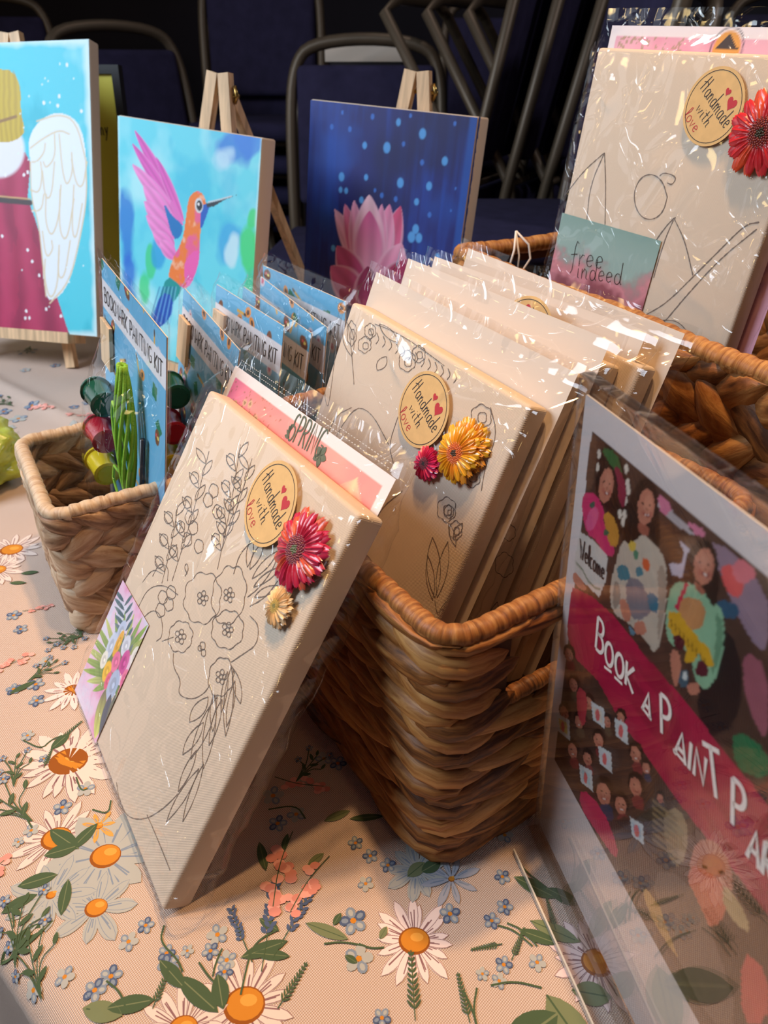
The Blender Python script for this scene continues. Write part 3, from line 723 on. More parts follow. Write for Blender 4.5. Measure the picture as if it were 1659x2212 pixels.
# ------------------------------------------------------------------ kits: sleeve, flower, sticker
def sleeve(name, W, Hh, t, top, root, m, seed=0, ext=.009, z0=-.003, wr=.0012, nu=56, nv=60, folds=(), dxt=0.0):
    if folds: nu, nv = 150, 120
    mb = MB(); so = seed * 13.7
    def fn(u, v):
        z = z0 + (top - z0) * v; k = u * 4 % 4
        a = W / 2
        if k < 1.6: f = k / 1.6; x = -a - .002 + (2 * a + .004) * f; y = -.0018; side = 0; fr = 1
        elif k < 2: f = (k - 1.6) / .4; th = -math.pi / 2 + math.pi * f; x = a + .002 + ext * math.cos(th); y = t * .55 + (t * .55 + .003) * math.sin(th); fr = 0
        elif k < 3.6: f = (k - 2) / 1.6; x = a + .002 - (2 * a + .004) * f; y = t + .0035; fr = -1
        else: f = (k - 3.6) / .4; th = math.pi / 2 + math.pi * f; x = -a - .002 + ext * math.cos(th); y = t * .55 + (t * .55 + .003) * math.sin(th); fr = 0
        if z > Hh:
            q = min(1, (z - Hh) / max(.006, (top - Hh) * .55)); ym = t + .0012
            y = y * (1 - q) + (ym + (.0009 if fr < 0 or (fr == 0 and y > t * .5) else -.0009)) * q
            x = x * (1 + .02 * q) + dxt * q
        if z < 0: y = y * .6 + t * .2
        e_ = min(1, abs(x) / a); n1 = float(fbm(np.array(x * 38 + so), np.array(z * 24 + so), seed, 3)) - .5
        n2 = float(fbm(np.array(x * 90 - z * 60 + so), np.array(z * 40 + so), seed + 5, 2)) - .5
        d = wr * (abs(n1) * 2.2 + (abs(n2) * 3 * (e_ ** 4)))
        if fr == 1:
            y -= d
            for (ax_, az_, bx_, bz_, h_, w_) in folds:
                ux_, uz_ = bx_ - ax_, bz_ - az_; L_ = math.hypot(ux_, uz_); q_ = ((x - ax_) * ux_ + (z - az_) * uz_) / L_ / L_; e2 = (-(x - ax_) * uz_ + (z - az_) * ux_) / L_
                if -.15 < q_ < 1.15: y -= h_ * math.exp(-(e2 / w_) ** 2) * max(0, math.cos((q_ - .5) / .65 * math.pi / 2)) * (1 if z < Hh else .2)
        elif fr == -1: y += d
        else: x += math.copysign(d * 1.6, x) + .0012 * math.sin(z * 60 + so)
        return (x, y, z)
    mb.grid(fn, nu, nv, closed_u=True)
    return mb.build(name, m, root)
def gerbera(root, c, r, y, cols, ccols, rotd=0, nm='resin_flower', label=None, sx=1.0):
    g = MB(); R = random.Random(int(c[0] * 1e5) + 3)
    for layer, (n, rr, lift) in enumerate(((15, 1.0, .0), (17, .88, .0016))):
        for i in range(n):
            a = 2 * math.pi * (i + .5 * layer) / n + R.uniform(-.05, .05) + rotd; L = r * rr * R.uniform(.93, 1.04); wdt = 2 * math.pi * L * .82 / n
            vs = []; nn_, k_ = 8, 7
            for ii in range(nn_):
                t = ii / (nn_ - 1); hw = wdt / 2 * (.42 + .75 * t if t < .75 else .98 - 2.0 * (t - .75)) * 1.06
                for jj in range(k_):
                    q = jj / (k_ - 1) * 2 - 1; x = .2 * L + .8 * L * t - (L * .05 * (jj % 2) if ii == nn_ - 1 else 0)
                    zz = lift + .0010 + r * .07 * (1 - t) + r * .035 * math.sin(t * 3.1) + (.00065 * math.sin(min(1, t * 1.4) * 2.4) if jj % 2 else -.0002) - q * q * .0012
                    p = rot((x, hw * q), a); vs.append((c[0] + p[0] * sx, y - zz, c[1] + p[1]))
            f_ = [(ii * k_ + jj, ii * k_ + jj + 1, (ii + 1) * k_ + jj + 1, (ii + 1) * k_ + jj) for ii in range(nn_ - 1) for jj in range(k_ - 1)]
            c2 = np.array(cols[1]) if R.random() < .7 else np.array(cols[2])
            cc = [tuple(np.array(cols[0]) * (1 - .3 - .7 * ii / 7) + c2 * (.3 + .7 * ii / 7)) if jj % 2 else tuple(np.array(cols[0]) * .35 + c2 * .6) for ii in range(nn_) for jj in range(k_)]
            g.add(vs, f_, cc)
    g.add([(c[0] + r * .6 * math.cos(a * .524), y - .0006, c[1] + r * .6 * math.sin(a * .524)) for a in range(12)], [tuple(range(12))], tuple(np.array(cols[0]) * .6))
    fl = g.build(nm, vcol(nm + '_resin', .3, gloss=.6, coat=.3), root, label=label, sharp=60)
    h = MB(); 
    def dome(u, v):
        rr = r * .36 * v; return (c[0] + rr * sx * math.cos(u * 6.283), y - .0026 - r * .10 * math.sqrt(max(0, 1 - v * v)) + .0008 * (v < .25), c[1] + rr * math.sin(u * 6.283))
    h.grid(dome, 20, 6, closed_u=True, col=ccols[0])
    for k in range(150):
        q = math.sqrt(k / 150); a = k * 2.399; rr = r * .37 * q; p = (c[0] + rr * sx * math.cos(a), c[1] + rr * math.sin(a)); b_ = r * .035
        yy = y - .0027 - r * .10 * math.sqrt(max(0, 1 - q * q * .9)); cc = (ccols[1] if k % 2 else ccols[0]) if q > .30 else ccols[2]
        h.add([(p[0] - b_, yy, p[1]), (p[0], yy, p[1] - b_), (p[0] + b_, yy, p[1]), (p[0], yy, p[1] + b_), (p[0], yy - b_ * 1.3, p[1])], [(0, 1, 4), (1, 2, 4), (2, 3, 4), (3, 0, 4)], cc)
    h.build('flower_centre', vcol('flower_centre_resin', .35), fl)
    return fl
def sticker(root, c, ang, y, D=.0508):
    """round kraft sticker: ring, two hearts and hand lettering; ang = direction of the first line"""
    m = MB(); flat(m, ellp(c[0], c[1], D / 2, D / 2, 40)[:-1], y); s = m.build('sticker', M_kraft, root, smooth=False, label='round kraft sticker reading Handmade with love')
    k = MB(); yy = y - .00012; ribbon(k, ellp(c[0], c[1], D * .455, D * .455, 48), .00045, yy)
    ux = (math.cos(ang), math.sin(ang)); uy = (-ux[1], ux[0])
    P = lambda a, b: (c[0] + (ux[0] * a + uy[0] * b) * D, c[1] + (ux[1] * a + uy[1] * b) * D)
    textfit(k, 'Handmade', P(-.38, -.02), P(.40, -.02), D * .22, .00062, yy)
    textfit(k, 'with', P(-.19, -.22), P(.16, -.22), D * .17, .00058, yy)
    k.build('lettering', M_black, s, smooth=False)
    k = MB(); textfit(k, 'love', P(-.27, -.40), P(.08, -.40), D * .17, .00058, yy)
    for (a, b2, q) in ((.02, .27, .055), (.19, .23, .095)):
        hp = []
        for i in range(20):
            t = i / 20 * 6.283; x = .9 * math.sin(t) ** 3; z = (13 * math.cos(t) - 5 * math.cos(2 * t) - 2 * math.cos(3 * t) - math.cos(4 * t)) / 16
            xr, zr = x * math.cos(.25) - z * math.sin(.25), x * math.sin(.25) + z * math.cos(.25); hp.append(P(a + xr * q, b2 + zr * q))
        hm_ = MB(); flat(hm_, hp, yy); hm_.build('heart', M_red_ink, s, smooth=False)
    k.build('red_lettering', M_red_ink, s, smooth=False)
    return s
PGREY = M_pencil
def kit(label, pose, W, Hh, t=.017, sheet=(.216, .279), sheetcol=True, group='packaged canvas painting kits', film=None, seed=1, top=None, sheet_dx=0, wr=.0012, folds=(), dxt=0.0):
    fr = Frame(*pose); folds = [(*fr.loc(*p0), *fr.loc(*p1), h_, w_) for p0, p1, h_, w_ in folds]; root = thing('canvas_kit', label, 'craft kit', fr.mat(), group)
    c = bevel_box('canvas', -W / 2, W / 2, 0, t, 0, Hh, .0028, M_canvas, root, 3)
    top = top or (sheet[1] + .006 if sheet else Hh + .012)
    if sheetcol:
        mb = MB(); sw = sheet[0]
        mb.grid(lambda u, v: (-sw / 2 + sheet_dx + sw * u, t + .0014 + .0010 * math.sin(u * 5 + seed) * v, .001 + (sheet[1] - .001) * v), 16, 16)
        mb.build('backing_sheet', M_paper, root)
    sleeve('plastic_sleeve', max(W, sheet[0] - .006 if sheetcol else 0), Hh, t, top, root, film or M_film, seed, wr=wr, folds=folds, dxt=dxt)
    return fr, root
def sketch(root, fr, lines, wd=.00055, closed=(), name='pencil_drawing', y=-.00025, sm=2):
    mb = MB()
    for ln in lines:
        pts = smooth_pts(fr.L(*ln), sm, False) if len(ln) > 2 else fr.L(*ln)
        ribbon(mb, dens(pts, .0012), wd, y, jit=.45)
    return mb.build(name, M_pencil, root, smooth=False)

# ---- front kit
frA, kA = kit('sketched canvas kit with red and cream resin flowers leaning on the centre basket', (-.1792, .3123, .0040, -58, 32.6, 1.5), .203, .254, t=.018, sheetcol=False, seed=2, top=.291, wr=.0016, dxt=-.014, folds=(((440, 1240), (560, 1180), .0042, .006), ((470, 1150), (440, 1260), .0035, .005), ((690, 1105), (800, 1150), .0045, .004), ((665, 1060), (770, 1120), .003, .0035), ((745, 1170), (650, 1400), .0030, .003), ((640, 1400), (560, 1570), .0035, .003), ((300, 1230), (450, 930), .0025, .004), ((500, 1100), (540, 1030), .003, .003), ((260, 1700), (420, 1830), .003, .004), ((330, 1560), (260, 1700), .002, .004)))
A = frA
def roundfl(cx, cy, rx, ry, n=9, wob=.12, tilt=0, a0=0, a1=360, seed=0):
    R = random.Random(seed + int(cx)); pts = []
    for i in range(n * 3 + 1):
        t = math.radians(a0 + (a1 - a0) * i / (n * 3)); k = 1 + wob * (abs(math.sin(t * n / 2)) - .5) + R.uniform(-.03, .03)
        x, y = rx * k * math.cos(t), ry * k * math.sin(t); pts.append((cx + x * math.cos(tilt) - y * math.sin(tilt), cy + x * math.sin(tilt) + y * math.cos(tilt)))
    return pts
def leafln(x0, y0, x1, y1, wd):
    dx, dy = x1 - x0, y1 - y0; L = math.hypot(dx, dy); nx, ny = -dy / L, dx / L; a, b_ = [], []
    for i in range(7):
        t = i / 6; s_ = wd / 2 * math.sin(math.pi * t) ** .8
        a.append((x0 + dx * t + nx * s_, y0 + dy * t + ny * s_)); b_.append((x0 + dx * t - nx * s_, y0 + dy * t - ny * s_))
    return a + b_[::-1]
lnA = []
for cx, cy, rx, ry in ((438, 1292, 40, 56), (495, 1285, 36, 64), (492, 1360, 34, 42), (390, 1375, 26, 34), (478, 1462, 27, 42)):
    lnA.append(roundfl(cx, cy, rx, ry, 8, .14, .15))
    for k in range(5):
        a = k * 1.257; lnA.append(roundfl(cx + 8 * math.cos(a), cy + 11 * math.sin(a), 4.5, 6, 3, .1))
    lnA.append(roundfl(cx, cy, 4, 5, 3, .1))
lnA += [[(375, 1410), (374, 1440), (392, 1470), (384, 1500), (412, 1512), (440, 1500), (455, 1478)], [(500, 1430), (530, 1410), (556, 1392), (560, 1350), (540, 1330)],
        [(305, 1340), (330, 1315), (350, 1330), (352, 1375), (338, 1385)], [(300, 1310), (320, 1270), (355, 1262), (385, 1285)], [(350, 1385), (375, 1376)],
        roundfl(438, 1395, 6, 9, 4), roundfl(440, 1410, 5, 8, 4), roundfl(432, 1400, 4, 6, 4),
        [(505, 1240), (520, 1190), (560, 1160), (600, 1145)], [(535, 1290), (560, 1270), (590, 1230), (600, 1200)], [(540, 1310), (575, 1290), (600, 1255)]]
for x0, y0, x1, y1, wd in ((545, 1250, 600, 1190, 16), (548, 1268, 605, 1225, 16), (540, 1230, 570, 1170, 16), (550, 1290, 600, 1265, 18), (535, 1225, 545, 1160, 14),
                           (465, 1500, 440, 1660, 24), (470, 1505, 412, 1640, 24), (480, 1510, 452, 1610, 16), (450, 1505, 410, 1560, 26), (440, 1560, 395, 1630, 22), (462, 1500, 460, 1580, 14),
                           (500, 1440, 488, 1590, 20), (505, 1445, 520, 1520, 18), (508, 1470, 490, 1570, 14), (492, 1450, 478, 1540, 12), (430, 1660, 360, 1775, 18), (440, 1650, 395, 1775, 14), (425, 1620, 385, 1710, 16)):
    lnA.append(leafln(x0, y0, x1, y1, wd))
for (sx0, sy0, ex, ey, k) in ((350, 1260, 385, 1090, 6), (372, 1255, 452, 975, 9), (470, 1230, 520, 960, 8), (478, 1190, 545, 990, 7)):
    lnA.append([(sx0, sy0), ((sx0 + ex) / 2 + 4, (sy0 + ey) / 2), (ex, ey)])
    for i in range(k):
        t = .15 + .85 * i / k; x, y = sx0 + (ex - sx0) * t, sy0 + (ey - sy0) * t
        lnA.append(leafln(x, y, x + (22 if i % 2 else -20), y - 34, 13))
        if i % 2: lnA.append(roundfl(x - 16, y + 4, 9, 13, 5, .12))
for cx, cy in ((352, 1290), (365, 1305), (347, 1318), (370, 1280), (405, 1165), (418, 1140), (410, 1118), (430, 1180), (450, 1080), (462, 1060), (470, 1105)):
    lnA.append(roundfl(cx, cy, 10, 15, 5, .15))
lnA += [[(252, 1690), (258, 1730), (275, 1765), (310, 1772), (350, 1750), (385, 1715)], [(405, 1240), (398, 1225), (404, 1215), (408, 1230), (400, 1245)],
        [(318, 1760), (340, 1810), (368, 1880)], [(330, 1245), (345, 1215), (365, 1225), (362, 1255)], [(308, 1258), (330, 1228), (352, 1240)]]
sketch(kA, A, lnA)
st_c = A.loc(592, 1090)
hd0, hd1 = A.loc(577, 1045), A.loc(606, 1150); 
sticker(kA, st_c, math.atan2(hd1[1] - hd0[1], hd1[0] - hd0[0]), -.0030)
RED = [hx(150, 20, 50), hx(206, 44, 78), hx(232, 100, 62)]; REDC = [hx(120, 30, 50), hx(150, 70, 60), hx(104, 110, 70)]
gerbera(kA, A.loc(648, 1189, -.004), .0235, -.0030, RED, REDC, label='red and orange resin gerbera')
gerbera(kA, A.loc(601, 1310, -.004), .0118, -.0030, [hx(232, 190, 140), hx(246, 218, 176), hx(240, 204, 160)], [hx(200, 170, 80), hx(190, 150, 60), hx(140, 130, 60)], label='small cream resin gerbera')
# bouquet card in its lower left corner
cc = A.L((255, 1250), (350, 1392), (228, 1650), (158, 1500), y=-.0008)
x0c, x1c, z0c, z1c = -.1035, -.1035 + .062, .001, .001 + max(.06, (cc[0][1] + cc[1][1]) / 2)
def norm(fr, px, py, y=0): return fr.loc(px, py, y)
rs = Ras(x0c, x1c, z0c, z1c, .0006, (226, 196, 226))
q = fbm((rs.X + .2) * 60, rs.Z * 60, 3); rs.blend(np.clip((q - .45) * 5, 0, 1), (206, 220, 240), .8); rs.blend(np.clip((.42 - q) * 6, 0, 1), (222, 140, 190), .7)
K = lambda px, py: A.loc(px, py, -.0008)
for i in range(22):
    t = i / 22; bx, by = 255 - 6 * math.sin(t * 7), 1490 - 60 * t
    tx, ty = bx + 78 * math.cos(t * 6.28), by + 85 * math.sin(t * 6.28) - 40
    rs.petal(K(bx, by), K(tx, ty), .006, (70, 100, 84), (150, 186, 96) if i % 3 else (200, 214, 130))
for i in range(14): 
    sg = 1 if i % 2 else -1; y0 = 1300 + i * 9; rs.petal(K(268 + i * .5, y0), K(268 + sg * 20, y0 - 26), .0035, (70, 96, 110), (96, 128, 140))
for px, py, rx_, rz_, cl in ((262, 1365, .006, .009, (190, 206, 236)), (240, 1395, .006, .011, (196, 212, 238)), (272, 1395, .006, .008, (214, 222, 240)), (256, 1390, .004, .011, (232, 178, 70)), (250, 1430, .006, .008, (232, 120, 170)),
                             (268, 1432, .006, .010, (204, 78, 160)), (231, 1450, .006, .008, (238, 190, 60)), (233, 1470, .004, .007, (226, 90, 140)), (244, 1480, .0075, .012, (168, 190, 224)), (268, 1465, .004, .007, (228, 110, 160)),
                             (277, 1475, .005, .008, (238, 190, 80)), (262, 1500, .0055, .008, (232, 130, 160)), (225, 1425, .005, .007, (230, 232, 226)), (292, 1420, .006, .008, (228, 230, 226)), (286, 1485, .005, .007, (110, 124, 130))):
    rs.ell(K(px, py), rx_, rz_, cl, a=.95); rs.ell(K(px, py), rx_ * .55, rz_ * .5, tuple(min(255, int(v * .86)) for v in cl), a=.8); rs.ell(K(px + 1, py + 1), rx_ * .25, rz_ * .2, tuple(min(255, v + 25) for v in cl), a=.8)
for px, py, tx, ty, w_, c0_, c1_ in ((228, 1490, 205, 1595, .016, (100, 104, 90), (210, 220, 120)), (240, 1500, 215, 1605, .014, (60, 84, 110), (70, 90, 110)), (250, 1500, 225, 1590, .009, (110, 120, 110), (90, 100, 90)),
                                     (262, 1510, 238, 1600, .010, (110, 140, 80), (150, 180, 90)), (270, 1510, 268, 1545, .006, (120, 150, 90), (110, 140, 80))):
    rs.petal(K(px, py), K(tx, ty), w_, c0_, c1_)
rs.mesh('art_card', M_card, kA, y=-.0009, label='small card painted with a pink and blue bouquet')
# printed sheet behind the canvas: pink wash, white border, lettering
T2 = .0195
sl = A.L((503, 803), (865, 1016), y=T2)
sx0, sx1 = sl[0][0], min(.118, sl[1][0]); sz1 = (sl[0][1] + sl[1][1]) / 2
rs = Ras(sx0, sx1, .01, sz1, .0011, (240, 232, 232)); bd = .007
q = fbm(rs.X * 26, rs.Z * 26, 8); inner = ((rs.X > sx0 + bd) & (rs.X < sx1 - bd) & (rs.Z < sz1 - bd)).astype(float)
pk = np.array(hx(226, 120, 130))[None, None] * q[..., None] * 1.1 + np.array(hx(246, 176, 160))[None, None] * (1 - q[..., None]); rs.blend(inner, pk)
rs.blend(inner * np.clip((sx0 + .05 - rs.X) / .04, 0, 1), (224, 110, 170), .75)
sp = fbm(rs.X * 400, rs.Z * 400, 4, 2); rs.blend(inner * (sp > .74) * (rs.X < sx0 + .09), (150, 110, 80), .7)
for k in range(16):
    p_ = (sx0 + .012 + .05 * rnd.random(), sz1 - .014 - .022 * rnd.random()); rs.ell(p_, .003, .0025, (214, 190, 150), a=.8); rs.ell((p_[0], p_[1]), .0014, .0012, (120, 96, 60), a=.8)
for k in range(26): p_ = A.loc(770, 1035, T2); rs.stroke([p_, (p_[0] - .012 + k * .0011, p_[1] - .03 + .02 * abs(k - 13) / 13)], .0006, (250, 214, 170), .7)
rs.mesh('backing_sheet', M_card, kA, y=T2, label='pink printed insert sheet with white border reading SPRING')
mb = MB(); p0_, p1_ = A.loc(620, 948, T2), A.loc(690, 992, T2)
textfit(mb, 'SPRING', (p0_[0], p0_[1]), (p1_[0], p1_[1]), .0175, .0013, T2 - .0003, sp=.08); 
for i in range(5): flat(mb, put(A.loc(692, 985, T2), i * 1.26, petalpts(.007, .0045)), T2 - .0003)
for i in range(5): flat(mb, put(A.loc(625, 930 + i * 4, T2), 1.2 + i * .5, petalpts(.006, .0025)), T2 - .0003)
mb.build('lettering', mat('sage_ink', hx(92, 104, 84), .6), kA, smooth=False)
mb = MB()
for zz in (sz1 + .0022, sz1 + .0052):
    for i in range(66): mb.add([(sx0 + .003 + i * .0031, T2 + .001, zz), (sx0 + .0045 + i * .0031, T2 + .001, zz), (sx0 + .0045 + i * .0031, T2 + .001, zz + .0004), (sx0 + .003 + i * .0031, T2 + .001, zz + .0004)], [(0, 1, 2, 3)])
mb.build('perforation', mat('embossed_film_edge', hx(230, 226, 220), .2), kA, smooth=False)

# ---- kits standing in the centre basket
frB, kB = kit('foremost sketched canvas kit in the centre basket with yellow and pink resin flowers', (-.0530, .4300, .0120, -57, 20.6, -3.1), .203, .254, seed=4, wr=.0016, folds=(((985, 860), (1125, 885), .0045, .004), ((1090, 905), (1030, 1010), .0045, .004), ((850, 710), (885, 800), .004, .005), ((790, 680), (770, 760), .003, .004), ((1100, 960), (1040, 1100), .003, .004), ((1060, 1110), (960, 1330), .0025, .004)))
Bf = frB
lnB = []
for cx, cy, rx, ry in ((788, 745, 14, 17), (800, 715, 12, 16), (880, 780, 18, 22), (905, 765, 14, 18), (965, 1100, 20, 26), (970, 1105, 10, 14), (1000, 960, 30, 38), (985, 1145, 14, 20), (1010, 950, 16, 20), (902, 1355, 16, 22), (895, 1345, 8, 10),
                       (1040, 900, 22, 26), (1020, 1030, 18, 22), (760, 720, 10, 26)):
    lnB.append(roundfl(cx, cy, rx, ry, 6, .2)); lnB.append(roundfl(cx + 2, cy + 2, rx * .45, ry * .45, 4, .2))
lnB += [[(752, 700), (760, 760), (765, 830)], [(740, 680), (725, 760), (712, 870), (706, 880), (700, 840), (722, 700)], leafln(940, 1290, 935, 1160, 30), leafln(945, 1290, 968, 1170, 22), leafln(935, 1295, 925, 1200, 18),
        leafln(760, 770, 745, 690, 24), leafln(835, 770, 815, 800, 20), leafln(860, 740, 820, 700, 18), leafln(970, 1130, 985, 1180, 12), leafln(1000, 1130, 980, 1160, 14),
        [(810, 700), (850, 715), (900, 745), (960, 790)], [(705, 985), (760, 880), (800, 885), (840, 960)], [(860, 900), (840, 960), (850, 1000)], [(870, 1060), (820, 1100), (800, 1160), (785, 1230)], [(1060, 880), (1075, 940), (1050, 1000), (1040, 1060)],
        [(940, 1295), (945, 1330), (955, 1310), (975, 1290)], [(690, 1000), (720, 900), (760, 880)]]
for i in range(14): lnB.append([(800 + i * 14, 712 + i * 7), (806 + i * 14, 726 + i * 7), (798 + i * 14, 736 + i * 7)])
sketch(kB, Bf, lnB)
hd0, hd1 = Bf.loc(903, 822), Bf.loc(952, 930)
sticker(kB, Bf.loc(920, 886), math.atan2(hd1[1] - hd0[1], hd1[0] - hd0[0]), -.0028)
YEL = [hx(214, 110, 20), hx(246, 184, 44), hx(240, 160, 50)]
gerbera(kB, Bf.loc(1013, 966, -.001), .0190, -.0012, YEL, [hx(230, 120, 30), hx(214, 100, 20), hx(90, 60, 30)], .2, label='back petals of the double yellow gerbera', nm='resin_flower')
gerbera(kB, Bf.loc(990, 980, -.005), .0198, -.0045, YEL, [hx(236, 120, 50), hx(206, 86, 30), hx(70, 54, 34)], label='large yellow resin gerbera')
gerbera(kB, Bf.loc(921, 1002, -.004), .0125, -.0030, [hx(170, 30, 70), hx(226, 50, 110), hx(206, 40, 90)], [hx(90, 30, 40), hx(150, 40, 60), hx(40, 30, 34)], label='small magenta resin gerbera')
frC, kC = kit('second canvas kit in the centre basket, its white backing sheet above the first', (-.0136, .4700, .0105, -56.2, 18.3, -2.0), .203, .254, seed=6)
frD, kD = kit('third canvas kit in the centre basket with a sticker arc showing behind the film', (.0125, .4760, .0110, -55.5, 18.0, -1.3), .203, .254, seed=8)
sticker(kD, frD.loc(1135, 722), .9, -.0024)
frE, kE = kit('rearmost canvas kit in the centre basket against the right basket rim', (.0395, .4880, .0110, -57.2, 16.0, -3.0), .203, .254, seed=11)
sketch(kC, frC, [roundfl(1090, 1220, 20, 26, 6, .2), roundfl(1100, 1150, 14, 18, 6, .2), leafln(1050, 1390, 1075, 1300, 26)])

# ---- kit in the right-hand basket
frT, kT = kit('tall canvas kit standing in the right basket with free indeed card and red gerbera', (.1889, .6214, .0150, -60, 5.3, -1.9), .203, .402, sheet=(.205, .425), sheetcol=False, seed=15, top=.431, wr=.0013, folds=(((1390, 480), (1500, 330), .005, .007), ((1605, 540), (1545, 700), .0045, .004), ((1640, 540), (1590, 690), .004, .003), ((1410, 330), (1460, 300), .003, .004), ((1310, 160), (1330, 190), .003, .004), ((1440, 560), (1600, 640), .003, .005), ((1290, 250), (1240, 480), .002, .004)))
T_ = frT
sketch(kT, T_, [[(1222, 420), (1260, 370), (1300, 335), (1306, 330)], [(1306, 330), (1275, 400), (1268, 475)], [(1306, 330), (1309, 400), (1307, 490)],
                roundfl(1405, 425, 37, 52, 3, .0), [(1425, 380), (1435, 372), (1463, 382), (1452, 400), (1442, 395)],
                [(1415, 522), (1438, 490), (1455, 472), (1460, 470)], [(1412, 600), (1435, 520), (1455, 475)], [(1457, 473), (1480, 520), (1497, 595)],
                [(1392, 682), (1440, 655), (1500, 595), (1560, 535), (1610, 485), (1640, 480)], [(1440, 690), (1490, 630), (1560, 555), (1635, 495)], [(1405, 700), (1435, 690), (1470, 695), (1500, 740)],
                [(1440, 690), (1420, 705), (1390, 712)]], wd=.0008)
hd0, hd1 = T_.loc(1522, 190), T_.loc(1580, 290)
sticker(kT, T_.loc(1545, 232), math.atan2(hd1[1] - hd0[1], hd1[0] - hd0[0]), -.0028)
gerbera(kT, T_.loc(1650, 288, -.004), .0290, -.0030, [hx(160, 24, 34), hx(214, 44, 52), hx(232, 84, 44)], [hx(120, 30, 30), hx(150, 60, 40), hx(70, 60, 40)], label='large red resin gerbera')
cq = T_.L((1215, 463), (1430, 517), (1395, 685), y=-.001)
cx0, cx1 = -.1015, cq[1][0]; cz1 = (cq[0][1] + cq[1][1]) / 2; cz0 = cz1 - .100
rs = Ras(cx0, cx1, cz0, cz1, .0008, (150, 86, 96)); v_ = (rs.Z - cz0) / (cz1 - cz0); q = fbm(rs.X * 45, rs.Z * 45, 12)
rs.blend(np.clip((v_ + (q - .5) * .5 - .55) * 6, 0, 1), (150, 176, 170)); rs.blend(np.clip(1 - abs(v_ + (q - .5) * .6 - .55) * 8, 0, 1), (222, 150, 160), .8); rs.blend(np.clip((.3 - v_ + (q - .5)) * 3, 0, 1), (190, 120, 116), .6)
rs.blend(np.clip((v_ - .8) * 4, 0, 1), (120, 156, 148), .7)
rs.mesh('art_card', M_card, kT, y=-.0012, label='abstract teal and rose card lettered free indeed')
mb = MB(); textfit(mb, 'free', T_.loc(1232, 572, -.0012), T_.loc(1305, 583, -.0012), .020, .0007, -.0015); textfit(mb, 'indeed', T_.loc(1245, 600, -.0012), T_.loc(1345, 616, -.0012), .017, .0007, -.0015)
mb.build('lettering', M_black, kT, smooth=False)
zt = T_.loc(1330, 55, .019)[1]; xl = T_.loc(1322, 60, .019)[0]
rs = Ras(xl, .112, .2, min(zt, .426), .0013, (240, 232, 236)); ins = ((rs.X > xl + .007) & (rs.Z < rs.b[3] - .007)).astype(float); q = fbm(rs.X * 30, rs.Z * 30, 5)
rs.blend(ins, (232, 176, 196)); rs.blend(ins * np.clip((q - .5) * 5, 0, 1), (226, 140, 170), .6); sp = fbm(rs.X * 380, rs.Z * 380, 9, 2); rs.blend(ins * (sp > .66) * (rs.X < xl + .08), (170, 150, 120), .8)
cm = T_.loc(1568, 108, .019); rs.ell(cm, .012, .012, (226, 160, 70)); rs.stroke(ellp(cm[0], cm[1], .014, .014, 30), .0009, (50, 44, 60)); rs.poly([(cm[0] - .011, cm[1]), (cm[0] - .003, cm[1] + .007), (cm[0], cm[1] + .010), (cm[0] + .004, cm[1] + .006), (cm[0] + .011, cm[1])], (60, 44, 40), sm=0)
rs.mesh('backing_sheet', M_card, kT, y=.019, label='pink printed insert sheet with a mountain emblem')

# ------------------------------------------------------------------ bookmark kits in the left basket
def icon_sheet(W, Hh, seed):
    rs = Ras(-W / 2, W / 2, 0, Hh, .0011, (112, 184, 222)); R = random.Random(seed)
    for k in range(52):
        p = (R.uniform(-W / 2, W / 2), R.uniform(0, Hh)); a = R.uniform(0, 3.1); kd = R.randrange(5)
        if kd == 0: rs.ell(p, .0075, .005, (128, 84, 60), a); rs.ell((p[0] + .002, p[1]), .002, .0015, (236, 220, 120)); rs.ell((p[0] - .002, p[1] + .001), .002, .0015, (220, 90, 90))
        elif kd == 1: rs.poly([rot(v, a, p) for v in ((-.006, -.005), (.006, -.005), (.006, .005), (-.006, .005))], (46, 128, 96), sm=0)
        elif kd == 2: rs.stroke([p, rot((.016, 0), a, p)], .0028, (230, 178, 70)); rs.stroke([rot((.014, 0), a, p), rot((.017, 0), a, p)], .0024, (70, 60, 60))
        elif kd == 3: rs.ell(p, .005, .006, (220, 210, 220), a); rs.ell(p, .0025, .003, (206, 96, 120), a)
        else: rs.ell(p, .006, .0045, (232, 150, 70), a); rs.ell(p, .003, .002, (90, 60, 50), a)
    return rs
PAINTS = [((30, 86, 66), 'dark green paint pot'), ((196, 34, 52), 'red paint pot'), ((236, 206, 40), 'yellow paint pot')]
def pot(root, x, z, col, lab):
    mb = MB(); prof = [(0, .0105), (.001, .0128), (.004, .0135), (.0045, .0115), (.022, .0108), (.027, .0118), (.0275, .009)]
    mb.grid(lambda u, v: (x - .014 + prof[min(6, int(v * 6 + .01))][0] * 1.1, -.0145 + prof[min(6, int(v * 6 + .01))][1] * math.cos(u * 6.283), z + prof[min(6, int(v * 6 + .01))][1] * math.sin(u * 6.283)), 20, 7, closed_u=True)
    mb.add([(x - .014, -.0145 + .0105 * math.cos(a * .524), z + .0105 * math.sin(a * .524)) for a in range(12)], [tuple(range(12))])
    mb.add([(x + .0163, -.0145 + .009 * math.cos(a * .524), z + .009 * math.sin(a * .524)) for a in range(12)], [tuple(range(12))])
    mb.build('paint_pot', mat(lab.replace(' ', '_'), hx(col), .22, spec=.6), root, label=lab, sharp=40)
M_yarn = mat('green_yarn', hx(140, 190, 50), .8, bump=.5, bscale=900)
